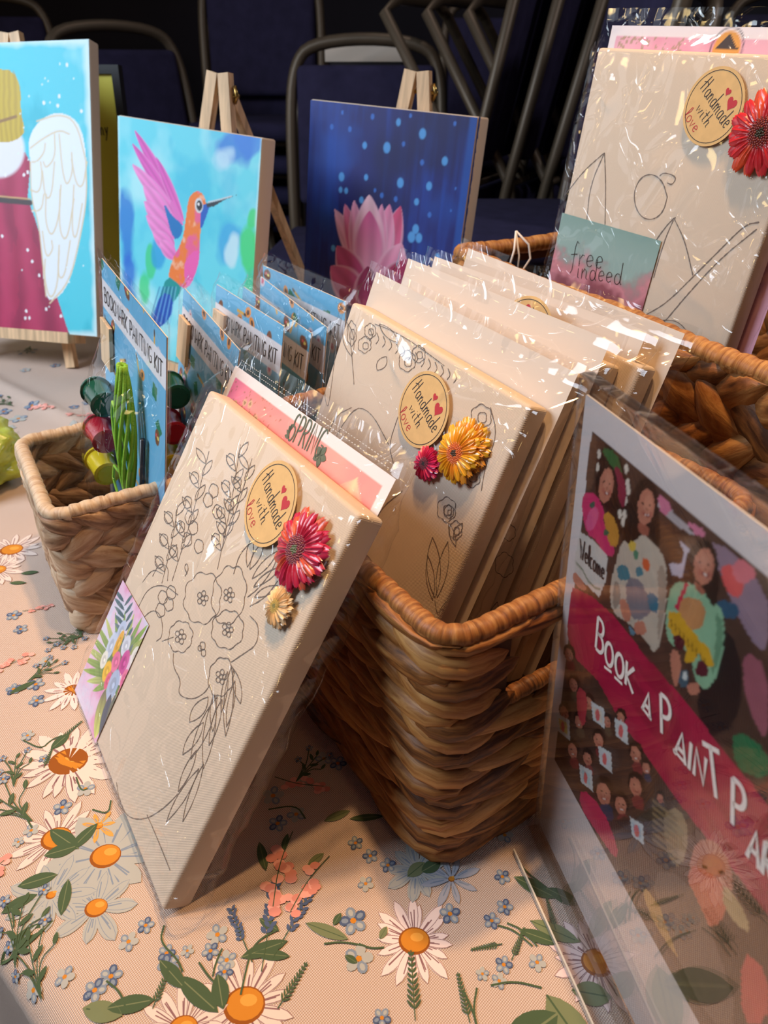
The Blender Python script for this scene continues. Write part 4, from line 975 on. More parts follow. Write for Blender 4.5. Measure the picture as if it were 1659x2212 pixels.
def bookmark_kit(label, pose, full, seed, BW=.142, BH=.230):
    fr = Frame(*pose); root = thing('bookmark_kit', label, 'craft kit', fr.mat(), 'bookmark painting kits')
    rs = icon_sheet(BW, BH, seed)
    lb0, lb1 = BH - .040, BH - .016
    rs.blend(((rs.Z > lb0) & (rs.Z < lb1)).astype(float), (238, 232, 234))
    rs.mesh('printed_card', M_card, root, y=0)
    mb = MB(); textfit(mb, 'BOOKMARK PAINTING KIT', (-BW / 2 + .006, lb0 + .006), (BW / 2 - .006, lb0 + .006), .0125, .0011, -.0004); mb.build('lettering', M_black, root, smooth=False)
    mb = MB(); mb.box(-BW / 2, BW / 2, .0004, .0012, 0, BH); mb.build('card_back', M_paper, root, smooth=False)
    sleeve('plastic_sleeve', BW - .002, BH, .006 if not full else .004, BH + .010, root, M_film2, seed, ext=.006, wr=.0022, nu=36, nv=40) if not full else None
    if full:
        mb = MB(); 
        def fn(u, v):
            z = -.003 + (BH + .012) * v; k = u * 4 % 4; a = BW / 2 + .003
            bul = .031 * math.sin(math.pi * min(1, max(0, v * 1.35))) ** .5 * (1 if v < .74 else 0) + .002
            if k < 2: x = -a + 2 * a * k / 2; y = -.0012 - bul * (1 - (2 * k / 2 - 1) ** 4)
            else: x = a - 2 * a * (k - 2) / 2; y = .0026
            n1 = float(fbm(np.array(x * 50 + 3), np.array(z * 30), 5, 3)) - .5
            return (x + .002 * math.sin(z * 40), y - abs(n1) * .006 * (k < 2), z)
        mb.grid(fn, 56, 56, closed_u=True); mb.build('plastic_sleeve', M_film2, root)
    # contents
    bx = -BW / 2 + .033
    for (c_, lab), zz in zip(PAINTS, (.146, .110, .076)): pot(root, bx, zz, c_, lab)
    mb = MB(); mb.box(-BW / 2 + .014, -BW / 2 + .022, -.0035, -.0015, .01, .15); mb.build('pot_strip', mat('clear_strip', hx(200, 196, 196), .2), root, smooth=False)
    mb = MB(); mb.box(-BW / 2 + .004, -BW / 2 + .030, -.004, -.001, .166, .205); mb.build('wooden_bookmark', M_wood, root, smooth=False)
    if full:
        mb = MB(); cx = .020
        for k in range(16):
            ph = k * .7; pts = []
            for i in range(24):
                t = i / 23; z = .092 + .112 * t; rr = .0040 + .0062 * math.sin(math.pi * min(1, t * 1.05)) ** .8
                pts.append((cx + .010 * (t - .5) * -1 + rr * math.cos(ph + t * 2.2), -.012 + rr * .7 * math.sin(ph + t * 2.2), z))
            mb.tube(pts, .0016, 6)
        mb.tube([(cx - .004, -.016, .158), (cx - .020, -.016, .165), (cx - .030, -.014, .150), (cx - .020, -.016, .138), (cx - .004, -.018, .128)], .0011, 6)
        mb.tube([(cx, -.018, .110), (cx - .014, -.018, .108), (cx - .018, -.018, .094), (cx - .008, -.018, .086), (cx + .006, -.018, .084)], .0011, 6)
        ring = [(cx + .005 + .0055 * math.cos(a * .4), -.016, .082 + .0035 * math.sin(a * .4)) for a in range(17)]
        mb.tube(ring, .0012, 6); mb.build('yarn_tassel', M_yarn, root)
    mb = MB(); mb.tube([(.030, -.004, .012), (.038, -.004, .150)], .0022, 8); mb.build('brush_handle', mat('brush_paint', hx(40, 42, 50), .3), root)
    mb = MB(); mb.tube([(.0295, -.004, .030), (.0305, -.004, .052)], .0028, 8); mb.build('brush_ferrule', mat('ferrule', hx(200, 200, 205), .25, metal=1), root)
    return root
P0b = np.array([-.2545, .458]); Rd = np.array([.857, .515]); Ld = np.array([-.515, .857])
labs = ['foremost bookmark kit at left with green yarn and paint pots showing', 'second bookmark kit, crumpled film bag behind the green yarn kit', 'third bookmark kit, its full white label showing above the pack',
        'fourth bookmark kit, half hidden behind the third', 'fifth bookmark kit, tilted in front of the rearmost', 'rearmost bookmark kit against the lotus painting']
for i, (x_, y_, z_, yaw_, lean_, roll_, bw_, bh_) in enumerate(((-.2347, .5614, .013, -56.6, 7, -8.4, .156, .2532), (-.1904, .5873, .0095, -59.7, 10.7, -5.8, .140, .2277), (-.1522, .6105, .0085, -56.6, 9.8, -1.1, .1387, .2261),
                                                      (-.1344, .6203, .0085, -57.4, 10.4, -2.6, .1379, .2212), (-.1091, .6383, .0085, -59.2, 5.8, -4.4, .1378, .2256), (-.0852, .6535, .0085, -55.2, 3.2, -.1, .1486, .233))):
    bookmark_kit(labs[i], (x_, y_, z_, yaw_, lean_, roll_), i == 0, 20 + i, bw_, bh_)

# ------------------------------------------------------------------ paintings on easels
def painting(name, label, pose, W, Hh, t):
    fr = Frame(*pose); root = thing(name, label, 'painting', fr.mat())
    bevel_box('canvas', -W / 2, W / 2, 0, t, 0, Hh, .0025, M_canvas, root, 2)
    return fr, root, Ras(-W / 2 + .001, W / 2 - .001, .001, Hh - .001, .0012, (100, 200, 220))
def easel(label, pose, W, Hh, t, headx, headz, front=.012, feet=True):
    fr = Frame(*pose); root = thing('tabletop_easel', label, 'easel', fr.mat(), 'small wooden easels')
    zf = -fr.o[2] / fr.z[2]          # local z where the table is, under the ledge
    def leg(x0, z0, x1, z1, y0, y1, wd, nm='leg'):
        mb = MB(); n = Vector((x1 - x0, y1 - y0, z1 - z0)).normalized(); s_ = Vector((1, 0, 0)); b_ = n.cross(s_).normalized(); s_ = b_.cross(n)
        vs = []
        for p in (Vector((x0, y0, z0)), Vector((x1, y1, z1))):
            for sx_, sy_ in ((-1, -1), (1, -1), (1, 1), (-1, 1)): vs.append(p + s_ * sx_ * wd / 2 + b_ * sy_ * .005)
        mb.add(vs, [(0, 1, 2, 3), (7, 6, 5, 4), (0, 4, 5, 1), (1, 5, 6, 2), (2, 6, 7, 3), (3, 7, 4, 0)]); return mb.build(nm, M_wood, root, smooth=False)
    y = t + .006
    def toz(x, yy, z):   # follow local -z until the table
        w_ = fr.o + fr.x * x + fr.y * yy + fr.z * z; return z - (w_[2] - .001) / fr.z[2]
    for sg in (-1, 1):
        xb = headx + sg * W * .30; zb = toz(xb, y, 0); leg(headx + sg * .0085, headz, xb, zb, y, y, .0165)
    # rear strut, hinged at the head
    wb = fr.o + fr.x * headx + fr.y * (y + .012) + fr.z * (headz - .02); k = .20
    ft = wb + np.array([math.sin(math.radians(-pose[3])) * -k * -1, math.cos(math.radians(pose[3])) * k, 0]); ft[2] = .001
    l_ = ft - fr.o; leg(headx, headz - .01, float(l_ @ fr.x), float(l_ @ fr.z), y + .012, float(l_ @ fr.y), .013)
    mb = MB(); zl = -.012; mb.box(-W * .40, W * .40, -front, t + .004, zl, 0.0); mb.box(-W * .40, W * .40, -front - .004, -front, zl, .004); mb.build('ledge', M_wood, root, smooth=False)
    mb = MB(); mb.tube([(headx - .02, y + .004, headz - .022), (headx + .028, y + .004, headz - .022)], .0025, 8)
    b_ = mb.build('bolt', M_brass, root)
    mb = MB(); mb.tube([(headx + .022, y + .004, headz - .030), (headx + .026, y + .003, headz - .022), (headx + .022, y + .002, headz - .012)], .0025, 8); mb.build('wing_nut', M_brass, b_)
    return root
# angel
PA = (-.5685, 1.0975, .055, -17, 18.2, 1.45); AW, AH = .30, .394
fa, ra, rs = painting('angel_painting', 'painting of a blonde angel with white wings and crimson dress on an easel', PA, AW, AH, .02)
q = fbm(rs.X * 16 + 9, rs.Z * 16, 2); q2 = fbm(rs.X * 30, rs.Z * 14 + 4, 6)
rs.C[:] = np.array(hx(70, 205, 226)); rs.blend(np.clip((q - .5) * 5, 0, 1), (150, 228, 238), .8); rs.blend(np.clip((q2 - .6) * 6, 0, 1), (24, 182, 206), .7)
edge = np.minimum(np.minimum(AW / 2 - rs.X, AH - rs.Z), rs.Z); rs.blend(np.clip((.012 + .02 * (q - .5) - edge) * 120, 0, 1), (214, 240, 244), .9)
G = lambda *p: fa.L(*p)
ax = fa.loc(0, 300)[0] - .006     # the figure's middle line
def mir(pts): return [(2 * ax - x, z) for x, z in pts]
dress = G((0, 300), (55, 330), (66, 350), (60, 430), (75, 470), (90, 520), (110, 600), (150, 723), (0, 712)); dress = [(ax, dress[0][1])] + dress[1:-1] + [(ax, -.0)]
for d_ in (dress, mir(dress)): rs.poly(d_, (164, 22, 76), sm=0)
dm = inpoly(rs.X, rs.Z, dress) | inpoly(rs.X, rs.Z, mir(dress)); fold = .5 + .5 * np.sin((rs.X - ax) * 220 / (1 + (AH - rs.Z) * 2) + q * 4)
rs.blend(dm * fold, (206, 60, 110), .45); rs.blend(dm * (1 - fold) * (q2 > .45), (122, 16, 66), .45)
bl = G((0, 432), (66, 438)); rs.stroke([mir([bl[1]])[0], bl[0], bl[1]], .0075, (60, 50, 56)); rs.stroke([mir([bl[1]])[0], (bl[0][0], bl[0][1] + .005), (bl[1][0], bl[1][1] + .005)], .0018, (210, 180, 120))
wing = G((60, 300), (85, 260), (120, 242), (155, 250), (178, 280), (188, 345), (188, 420), (175, 510), (160, 580), (140, 630), (108, 655), (95, 620), (90, 540), (82, 470), (68, 430), (66, 350))
for w_ in (wing, mir(wing)): rs.poly(w_, (232, 240, 248), sm=2)
OUT = (222, 204, 170)
fe = [((80, 262), (128, 246), (165, 262), (186, 348)), ((66, 320), (92, 300), (128, 280), (150, 290)), ((118, 290), (120, 340), (100, 365), (94, 350)), ((128, 290), (135, 370), (145, 405), (158, 370), (155, 330)),
      ((70, 350), (80, 350), (96, 330), (98, 310)), ((66, 410), (85, 418), (92, 380), (88, 350)), ((92, 370), (98, 430), (112, 425), (118, 350)), ((155, 345), (165, 400), (180, 405), (188, 350)), ((70, 455), (90, 455), (95, 420)),
      ((100, 420), (98, 480), (112, 515), (128, 470), (132, 400)), ((130, 410), (128, 500), (145, 525), (160, 430)), ((160, 400), (155, 500), (165, 520), (178, 440)), ((92, 500), (100, 560), (115, 540), (112, 520)),
      ((98, 560), (96, 600), (108, 650), (125, 620), (128, 530)), ((128, 540), (125, 600), (140, 600), (152, 520)), ((186, 350), (188, 430), (172, 520), (150, 610), (108, 655)), ((66, 350), (68, 430), (84, 480), (92, 560), (100, 640))]
for f_ in fe:
    p_ = G(*f_); rs.stroke(p_, .0022, OUT, sm=2); rs.stroke(mir(p_), .0022, OUT, sm=2)
rs.ell((ax, fa.loc(0, 320)[1]), .048, .04, (232, 232, 238)); 
hr = G((0, 148), (30, 152), (45, 190), (45, 240), (55, 285), (40, 300), (20, 308), (0, 306)); hr = [(ax, hr[0][1])] + hr[1:-1] + [(ax, hr[-1][1])]
for h_ in (hr, mir(hr)): rs.poly(h_, (206, 178, 52), sm=1)
hm = inpoly(rs.X, rs.Z, hr) | inpoly(rs.X, rs.Z, mir(hr)); rs.blend(hm * (.5 + .5 * np.sin(rs.X * 700 + q * 10)), (170, 134, 40), .5)
bz = fa.loc(0, 262)[1]; rs.stroke([(ax - .045, bz + .006), (ax, bz - .002), (ax + .036, bz + .006)], .004, (150, 110, 60))
for px, py in ((60, 372), (52, 378), (12, 378), (60, 540), (70, 565), (5, 510), (85, 595), (100, 668), (57, 672), (132, 683), (55, 687), (64, 687), (145, 140), (95, 222), (125, 228), (176, 240), (128, 208)):
    rs.ell(fa.loc(px, py), .0022, .0026, (240, 240, 246))
for k in range(26): rs.ell((rnd.uniform(ax + .03, AW / 2 - .005), rnd.uniform(.02, AH - .02)), .0014, .0014, (230, 246, 250), a=.8)
rs.mesh('painted_surface', M_art, ra, y=-.0003)
easel('easel whose front ledge and foot show under the angel painting', PA, AW * .92, AH, .02, .0, AH + .02)
# hummingbird
PH = (-.2852, .9793, .0446, -30, 9.3, -4.0); HW, HH = .237, .300
fh, rh, rs = painting('hummingbird_painting', 'painting of a pink and orange hummingbird on turquoise, on an easel', PH, HW, HH, .026)
q = fbm(rs.X * 14 + 5, rs.Z * 14, 31); q2 = fbm(rs.X * 20 + 2, rs.Z * 16 + 9, 44)
rs.C[:] = np.array(hx(104, 216, 234)); rs.blend(np.clip((q - .5) * 4, 0, 1), (186, 240, 246), .8); rs.blend(np.clip((q2 - .56) * 6, 0, 1), (52, 190, 224), .6)
Hp = lambda *p: fh.L(*p)
for px, py, rx_, rz_, cl in ((490, 320, .030, .026, (50, 120, 214)), (535, 300, .022, .016, (60, 130, 220)), (480, 345, .022, .020, (190, 226, 244)), (275, 520, .016, .05, (40, 120, 210)), (280, 590, .018, .04, (40, 110, 210)), (490, 510, .020, .035, (60, 170, 226)), (500, 540, .012, .022, (200, 236, 246)),
                              (535, 545, .012, .028, (60, 214, 110)), (545, 470, .008, .012, (60, 214, 110)), (310, 620, .010, .02, (60, 214, 130)), (325, 560, .007, .02, (60, 210, 130)), (560, 520, .007, .02, (60, 214, 110)), (345, 530, .012, .02, (40, 160, 220)), (540, 620, .012, .02, (60, 200, 140))):
    c_ = fh.loc(px, py); d = np.hypot((rs.X - c_[0]) / rx_, (rs.Z - c_[1]) / rz_) + (q2 - .5) * 2.2; rs.blend(np.clip((1.1 - d) * 2.5, 0, 1), cl, .85)
rs.blend(np.clip(.004 + .012 * (q - .5) - np.minimum(rs.X + HW / 2, HW / 2 - rs.X), 0, 1) * 300, (200, 240, 246), .8)
PKc, PK2 = (224, 110, 190), (240, 150, 212)
for bx, by, tx, ty, w_ in ((395, 465, 291, 281, .018), (392, 470, 286, 310, .018), (390, 480, 286, 355, .022), (398, 480, 338, 340, .016), (380, 500, 310, 400, .030), (378, 515, 312, 435, .028), (378, 530, 316, 465, .026), (380, 545, 330, 500, .024), (382, 560, 345, 520, .022)):
    rs.petal(fh.loc(bx, by), fh.loc(tx, ty), w_, PKc, PK2 if w_ > .02 else (214, 90, 186), edge=(236, 160, 216))
rs.poly(Hp((352, 435), (375, 470), (392, 480), (396, 500), (382, 520), (370, 505), (360, 465)), (30, 120, 190), sm=1)
rs.poly(Hp((370, 425), (392, 470), (398, 490), (388, 480), (368, 450)), (226, 120, 196))
body = Hp((425, 410), (440, 420), (447, 440), (435, 480), (432, 520), (432, 560), (418, 600), (405, 625), (385, 618), (362, 605), (372, 560), (395, 520), (402, 470), (408, 425)); rs.poly(body, (240, 128, 60), sm=2)
bm_ = inpoly(rs.X, rs.Z, smooth_pts(body, 2)); rs.blend(bm_ * np.clip((fbm(rs.X * 90, rs.Z * 60, 7) - .5) * 8, 0, 1), (232, 90, 170), .75); rs.blend(bm_ * np.clip((fbm(rs.X * 110, rs.Z * 90, 17) - .62) * 8, 0, 1), (246, 190, 160), .8)
rs.poly(Hp((400, 560), (428, 535), (432, 560), (420, 600), (405, 625), (398, 600)), (236, 100, 180), sm=1)
rs.poly(Hp((436, 442), (455, 440), (448, 462), (434, 500), (432, 470)), (36, 96, 190), sm=1)
rs.poly(Hp((446, 440), (470, 434), (515, 420), (485, 432), (462, 446), (448, 448)), (50, 60, 70), sm=0); rs.stroke(Hp((450, 437), (475, 431), (500, 424)), .0014, (214, 216, 220))
rs.ell(fh.loc(430, 444), .0068, .0088, (214, 220, 226)); rs.ell(fh.loc(431, 444), .0048, .0062, (40, 44, 54)); rs.ell(fh.loc(429, 441), .0016, .0018, (250, 250, 250))
rs.poly(Hp((362, 595), (385, 612), (395, 625), (370, 660), (350, 680), (335, 690), (345, 640)), (24, 150, 150), sm=1); rs.poly(Hp((350, 630), (375, 640), (370, 690), (325, 720), (325, 690)), (30, 90, 190), sm=1)
for k in range(10): rs.stroke(Hp((345 + k * 4, 620), (322 + k * 5, 700)), .0016, (120, 190, 230) if k % 2 else (20, 60, 150), .8)
rs.mesh('painted_surface', M_art, rh, y=-.0003)
hl = fh.loc(470, 156, .028); easel('easel with its head showing above the hummingbird painting', PH, HW, HH, .026, hl[0], hl[1])
# lotus
PL = (-.0180, 1.0004, .0560, -28, 5.0, -3.3); 
fl_ = Frame(*PL); a_, b_ = fl_.L((670, 213), (1034, 253)); LW = b_[0] - a_[0]; LHt = (a_[1] + b_[1]) / 2; xs = (a_[0] + b_[0]) / 2
PL = (PL[0] + fl_.x[0] * xs, PL[1] + fl_.x[1] * xs, PL[2] + fl_.x[2] * xs, PL[3], PL[4], PL[5])
fl_, rl, rs = painting('lotus_painting', 'painting of a pink lotus on deep blue with pale dots, on an easel', PL, LW, LHt, .036)
st_ = fbm(rs.X * 120, rs.Z * 8 + 3, 3, 3); q = fbm(rs.X * 12 + 7, rs.Z * 10, 13)
rs.C[:] = np.array(hx(20, 34, 116)); rs.blend(np.clip((st_ - .45) * 3, 0, 1), (24, 70, 170), .75); rs.blend(np.clip((q - .5) * 4, 0, 1), (26, 90, 190), .6); rs.blend(np.clip((.45 - q) * 5, 0, 1), (18, 22, 80), .7)
rs.blend(np.clip((rs.X - LW / 2 + .012) * 300, 0, 1), (30, 96, 190), .6)
for px, py, r_ in ((913, 289, 7), (836, 319, 7.5), (717, 274, 4), (756, 279, 4), (861, 264, 5), (788, 314, 5), (872, 311, 3.5), (961, 348, 6), (912, 351, 4), (738, 382, 6.5), (791, 383, 4.5), (865, 395, 7), (927, 402, 6), (736, 410, 4.5), (748, 412, 4.5), (825, 422, 4), (900, 436, 5), (983, 267, 3), (928, 464, 4), (889, 512, 8), (905, 514, 7), (898, 495, 7), (945, 554, 5), (720, 536, 5), (984, 407, 2), (974, 455, 2), (810, 411, 3), (855, 430, 4), (781, 432, 5), (805, 252, 4), (740, 243, 3), (887, 250, 3)):
    rs.ell(fl_.loc(px, py), r_ * .00066, r_ * .00085, (90, 170, 236) if r_ > 4 else (60, 120, 210), a=.95, soft=.3)
for bx, by, tx, ty, w_, c0_, c1_ in ((810, 620, 723, 452, .034, (226, 130, 176), (250, 190, 214)), (815, 620, 866, 445, .036, (226, 130, 176), (222, 80, 120)), (790, 620, 745, 440, .030, (216, 90, 146), (238, 130, 170)), (815, 615, 842, 440, .032, (244, 190, 214), (240, 140, 176)),
                                     (780, 610, 765, 432, .028, (226, 110, 160), (244, 170, 200)), (815, 600, 825, 440, .024, (232, 120, 168), (240, 160, 190)), (795, 610, 798, 420, .050, (236, 130, 170), (250, 206, 214)), (795, 620, 799, 455, .052, (240, 180, 204), (222, 92, 150)),
                                     (790, 640, 728, 530, .045, (176, 50, 110), (206, 90, 140)), (825, 640, 868, 525, .045, (232, 120, 170), (244, 170, 196)), (790, 660, 714, 575, .05, (160, 40, 96), (224, 110, 160)), (830, 660, 882, 560, .05, (206, 80, 130), (176, 40, 90)), (800, 680, 795, 575, .05, (200, 80, 130), (150, 44, 90))):
    rs.petal(fl_.loc(bx, by), fl_.loc(tx, ty), w_, c0_, c1_, pw=.8, edge=(246, 190, 210))
rs.C *= np.array([.80, .84, .92])
rs.mesh('painted_surface', M_art, rl, y=-.0003)
mb = MB()
for k in range(40):
    z = LHt * (1 - k / 40); mb.add([(LW / 2 + .0002, .001, z), (LW / 2 + .0002, .001, z - LHt / 40), (LW / 2 + .0002, .004 + .003 * rnd.random(), z - LHt / 40), (LW / 2 + .0002, .004 + .003 * rnd.random(), z)], [(0, 1, 2, 3)])
mb.build('painted_edge', mat('blue_paint', hx(24, 70, 150), .5), rl, smooth=False)
hl = fl_.loc(897, 152, .034); easel('easel with its head showing above the lotus painting', PL, LW, LHt, .036, hl[0], hl[1])

# ------------------------------------------------------------------ yellow sign behind the angel
fy = Frame(-.61, 1.27, .0, -8, 6); ye = thing('yellow_sign', 'tall yellow sign in a thin black frame behind the angel painting', 'sign', fy.mat())
y0_, y1_ = fy.loc(212, 160), fy.loc(243, 600); yr = fy.loc(243, 160)
mb = MB(); mb.box(y0_[0] - .20, yr[0], 0, .004, .002, y0_[1]); mb.build('panel', mat('yellow_board', hx(206, 196, 70), .5, vary=.05, vscale=8), ye, smooth=False)
mb = MB(); mb.box(yr[0], yr[0] + .012, -.004, .010, .001, y0_[1] + .012); mb.box(y0_[0] - .21, yr[0], -.004, .010, y0_[1], y0_[1] + .012); mb.build('frame', mat('black_frame', hx(20, 20, 24), .4), ye, smooth=False)
mb = MB(); p_ = fy.loc(214, 292); textfit(mb, 'my', (p_[0], p_[1]), (p_[0] + .018, p_[1]), .022, .0016, -.0006); mb.build('lettering', M_black, ye, smooth=False)

# ------------------------------------------------------------------ acrylic sign holder
SW, SH = .222, .2967
PSg = [.1303, .1378, .008, -77.1, -1.6, 2.45]; wv, _u = axes(*PSg[3:]); PSg[0] += -wv[0] * .15 + wv[0] * SW / 2; PSg[1] += -wv[1] * .15 + wv[1] * SW / 2; PSg[2] += -wv[2] * .15 + wv[2] * SW / 2
S = Frame(*PSg); sg_ = thing('sign_holder', 'clear acrylic sign holder in front at right with a pink BOOK A PAINT PARTY print', 'sign', S.mat())
for yy in (-.0030, .0012):
    mb = MB(); mb.box(-SW / 2, SW / 2, yy, yy + .0018, .0, SH); mb.build('acrylic_panel', M_acr, sg_, smooth=False)
mb = MB(); mb.box(-SW / 2 - .0004, -SW / 2 + .0006, -.003, .003, 0, SH); mb.box(-SW / 2, SW / 2, -.003, .003, SH - .0006, SH + .0004); mb.build('polished_edge', film_mat('polished_acrylic_edge', .3, base=.18, k=1.5, rough=.1), sg_, smooth=False)
zb = -S.o[2] / S.z[2]
mb = MB(); mb.box(-SW / 2 - .002, SW / 2 + .002, -.006, .006, -.0085, -.0005); mb.build('foot_bar', film_mat('foot_acrylic', 0, base=.22, k=1.5, rough=.08, tint=(.96, .92, .86)), sg_, smooth=False)
sheet_w = .216
X0, X1, Z0, Z1 = -SW / 2 + .003, -SW / 2 + .003 + sheet_w, .006, .288
rs = Ras(X0, X1, Z0, Z1, .00085, (236, 224, 222))
I = lambda *p: S.L(*p, y=-.001)
px0, pz1 = S.loc(1279, 931, -.001); pz0 = S.loc(1196, 1633, -.001)[1] - .002; px1 = X1 - .008
pic = ((rs.X > px0) & (rs.X < px1) & (rs.Z < pz1) & (rs.Z > pz0)).astype(float); rs.blend(pic, (78, 54, 46))
q = fbm(rs.X * 60, rs.Z * 60, 5); q3 = fbm(rs.X * 200, rs.Z * 200, 7, 2); rs.blend(pic * np.clip((q - .5) * 5, 0, 1), (98, 66, 54), .6)
E1 = lambda px, py, rx_, rz_, cl, a=0, al=1: rs.ell(S.loc(px, py, -.001), rx_, rz_, cl, a, al)
def Pg(cl, *p, sm=1, a=1): rs.poly(I(*p), cl, a, sm)
# backdrop: leopard cloth, posters, curtain
Pg((40, 26, 26), (1290, 945), (1360, 1010), (1350, 1180), (1300, 1100)); Pg((40, 110, 60), (1295, 965), (1330, 975), (1345, 1030), (1350, 1050), (1320, 1010)); Pg((110, 74, 54), (1275, 935), (1292, 948), (1280, 1060), (1262, 1060))
for px, py in ((1293, 980), (1352, 1012), (1355, 1045), (1350, 1080), (1338, 1110), (1348, 1112), (1345, 1128), (1290, 1010), (1356, 1060)): E1(px, py, .0014, .0022, (240, 226, 210))
Pg((196, 184, 186), (1405, 1060), (1500, 1150), (1495, 1160), (1428, 1110)); Pg((226, 130, 160), (1415, 1062), (1455, 1095), (1430, 1120)); Pg((226, 130, 160), (1475, 1120), (1530, 1150), (1510, 1165)); Pg((206, 198, 212), (1462, 1162), (1495, 1190), (1480, 1250), (1440, 1240))
Pg((96, 68, 52), (1415, 1120), (1480, 1180), (1470, 1230), (1400, 1180)); Pg((158, 132, 150), (1530, 1155), (1659, 1262), (1659, 1420), (1610, 1370), (1545, 1220)); Pg((238, 96, 96), (1555, 1215), (1610, 1230), (1600, 1300), (1560, 1270)); Pg((240, 130, 140), (1600, 1200), (1640, 1240), (1600, 1270), (1575, 1230)); Pg((40, 90, 120), (1545, 1290), (1600, 1310), (1590, 1340), (1550, 1330))
Pg((170, 96, 110), (1600, 1400), (1659, 1440), (1659, 1620), (1610, 1520)); Pg((40, 124, 80), (1580, 1570), (1659, 1620), (1659, 1690), (1585, 1660)); Pg((30, 22, 28), (1540, 1330), (1600, 1400), (1600, 1560), (1520, 1600), (1500, 1500))
# three women holding painted signs
SK, SK2, HRc = (206, 132, 108), (170, 96, 78), (34, 22, 22)
Zp = lambda x, y: (1180 + x * .2984, 900 + y * .2984)
def PZ(cl, *p, sm=1, a=1): rs.poly(I(*[Zp(*q_) for q_ in p]), cl, a, sm)
def EZ(cl, x, y, rx_, ry_, tilt=0, a=1): rs.poly(I(*[Zp(*p_) for p_ in ellp(x, y, rx_, ry_, 22, rot=tilt)[:-1]]), cl, a, 0)
def face(x, y, rx_, ry_, tilt):
    EZ(SK, x, y, rx_, ry_, tilt); EZ((226, 156, 128), x + rx_ * .2, y - ry_ * .1, rx_ * .5, ry_ * .6, tilt, .5); EZ((190, 104, 90), x - rx_ * .35, y + ry_ * .3, rx_ * .25, ry_ * .16, tilt, .7); EZ((190, 104, 90), x + rx_ * .55, y + ry_ * .4, rx_ * .22, ry_ * .16, tilt, .7)
    EZ((60, 34, 32), x - rx_ * .30, y - ry_ * .22, rx_ * .17, ry_ * .055, tilt + .3); EZ((60, 34, 32), x + rx_ * .45, y - ry_ * .08, rx_ * .15, ry_ * .055, tilt + .3)
    EZ((150, 70, 66), x + rx_ * .12, y + ry_ * .45, rx_ * .40, ry_ * .09, tilt + .4); EZ((240, 222, 212), x + rx_ * .12, y + ry_ * .44, rx_ * .30, ry_ * .045, tilt + .4); EZ((176, 104, 84), x + rx_ * .14, y + ry_ * .16, rx_ * .12, ry_ * .08, tilt)
PZ((150, 40, 70), (490, 340), (540, 400), (580, 520), (560, 680), (520, 600), (500, 480))
PZ(HRc, (370, 400), (400, 340), (440, 325), (485, 370), (515, 480), (518, 600), (500, 680), (440, 690), (400, 650), (350, 560), (355, 450)); face(430, 500, 52, 128, .12)
PZ((222, 50, 112), (260, 560), (330, 545), (370, 580), (420, 680), (410, 780), (470, 880), (495, 980), (470, 1020), (400, 980), (370, 900), (290, 850), (255, 700)); EZ((240, 110, 160), 330, 740, 40, 90, .3, .7); EZ((60, 100, 80), 330, 640, 16, 28, .3); PZ((214, 150, 60), (410, 700), (470, 690), (525, 830), (515, 950), (450, 930), (420, 780)); EZ((50, 110, 80), 430, 840, 20, 22)
PZ((222, 214, 206), (240, 830), (330, 890), (440, 1010), (430, 1180), (380, 1310), (200, 1130), (205, 1020), sm=0); PZ(SK, (195, 1110), (250, 1180), (300, 1250), (250, 1260), (185, 1190))
rs.stroke(I(Zp(215, 1060), Zp(260, 1110), Zp(300, 1190), Zp(350, 1240), Zp(385, 1250)), .0009, (70, 110, 70))
PZ((206, 190, 172), (540, 900), (620, 890), (700, 850), (760, 900), (860, 1020), (872, 1250), (850, 1500), (790, 1740), (720, 1620), (600, 1500), (470, 1420), (455, 1230), (500, 1060), sm=1); PZ((170, 152, 136), (800, 1080), (860, 1080), (868, 1300), (830, 1560), (800, 1640), (810, 1300)); PZ((160, 144, 130), (480, 1200), (520, 1190), (540, 1330), (480, 1420))
PZ(HRc, (640, 510), (690, 440), (750, 450), (795, 520), (812, 700), (825, 900), (800, 960), (740, 860), (690, 850), (640, 900), (590, 925), (535, 880), (580, 760), (595, 620), sm=1); PZ(SK2, (665, 760), (740, 790), (735, 880), (690, 850), (655, 820)); face(718, 655, 60, 132, .08)
PZ((130, 126, 134), (570, 1160), (680, 1180), (720, 1280), (800, 1300), (760, 1420), (650, 1490), (580, 1400)); PZ((50, 128, 144), (505, 1080), (570, 1070), (610, 1150), (580, 1190), (520, 1180)); PZ((50, 128, 144), (640, 1090), (690, 1080), (700, 1150), (650, 1160)); PZ((226, 100, 54), (685, 1020), (740, 1030), (750, 1120), (705, 1120)); EZ((226, 190, 80), 620, 940, 26, 40); EZ((70, 140, 110), 645, 1000, 18, 40); PZ((50, 120, 144), (720, 1270), (800, 1290), (810, 1420), (750, 1420))
PZ(SK, (530, 1310), (580, 1330), (620, 1470), (570, 1500), (530, 1400)); PZ(SK, (630, 1500), (680, 1470), (725, 1520), (710, 1590), (640, 1570)); PZ((96, 140, 160), (580, 1500), (650, 1560), (620, 1600))
PZ((150, 196, 158), (900, 1220), (1000, 1190), (1120, 1250), (1240, 1350), (1292, 1480), (1270, 1750), (1230, 1900), (1140, 1990), (1070, 1900), (1040, 1700), (900, 1660), (860, 1560), (868, 1350), sm=1); PZ((110, 156, 122), (1220, 1400), (1285, 1500), (1260, 1750), (1180, 1900), (1230, 1600))
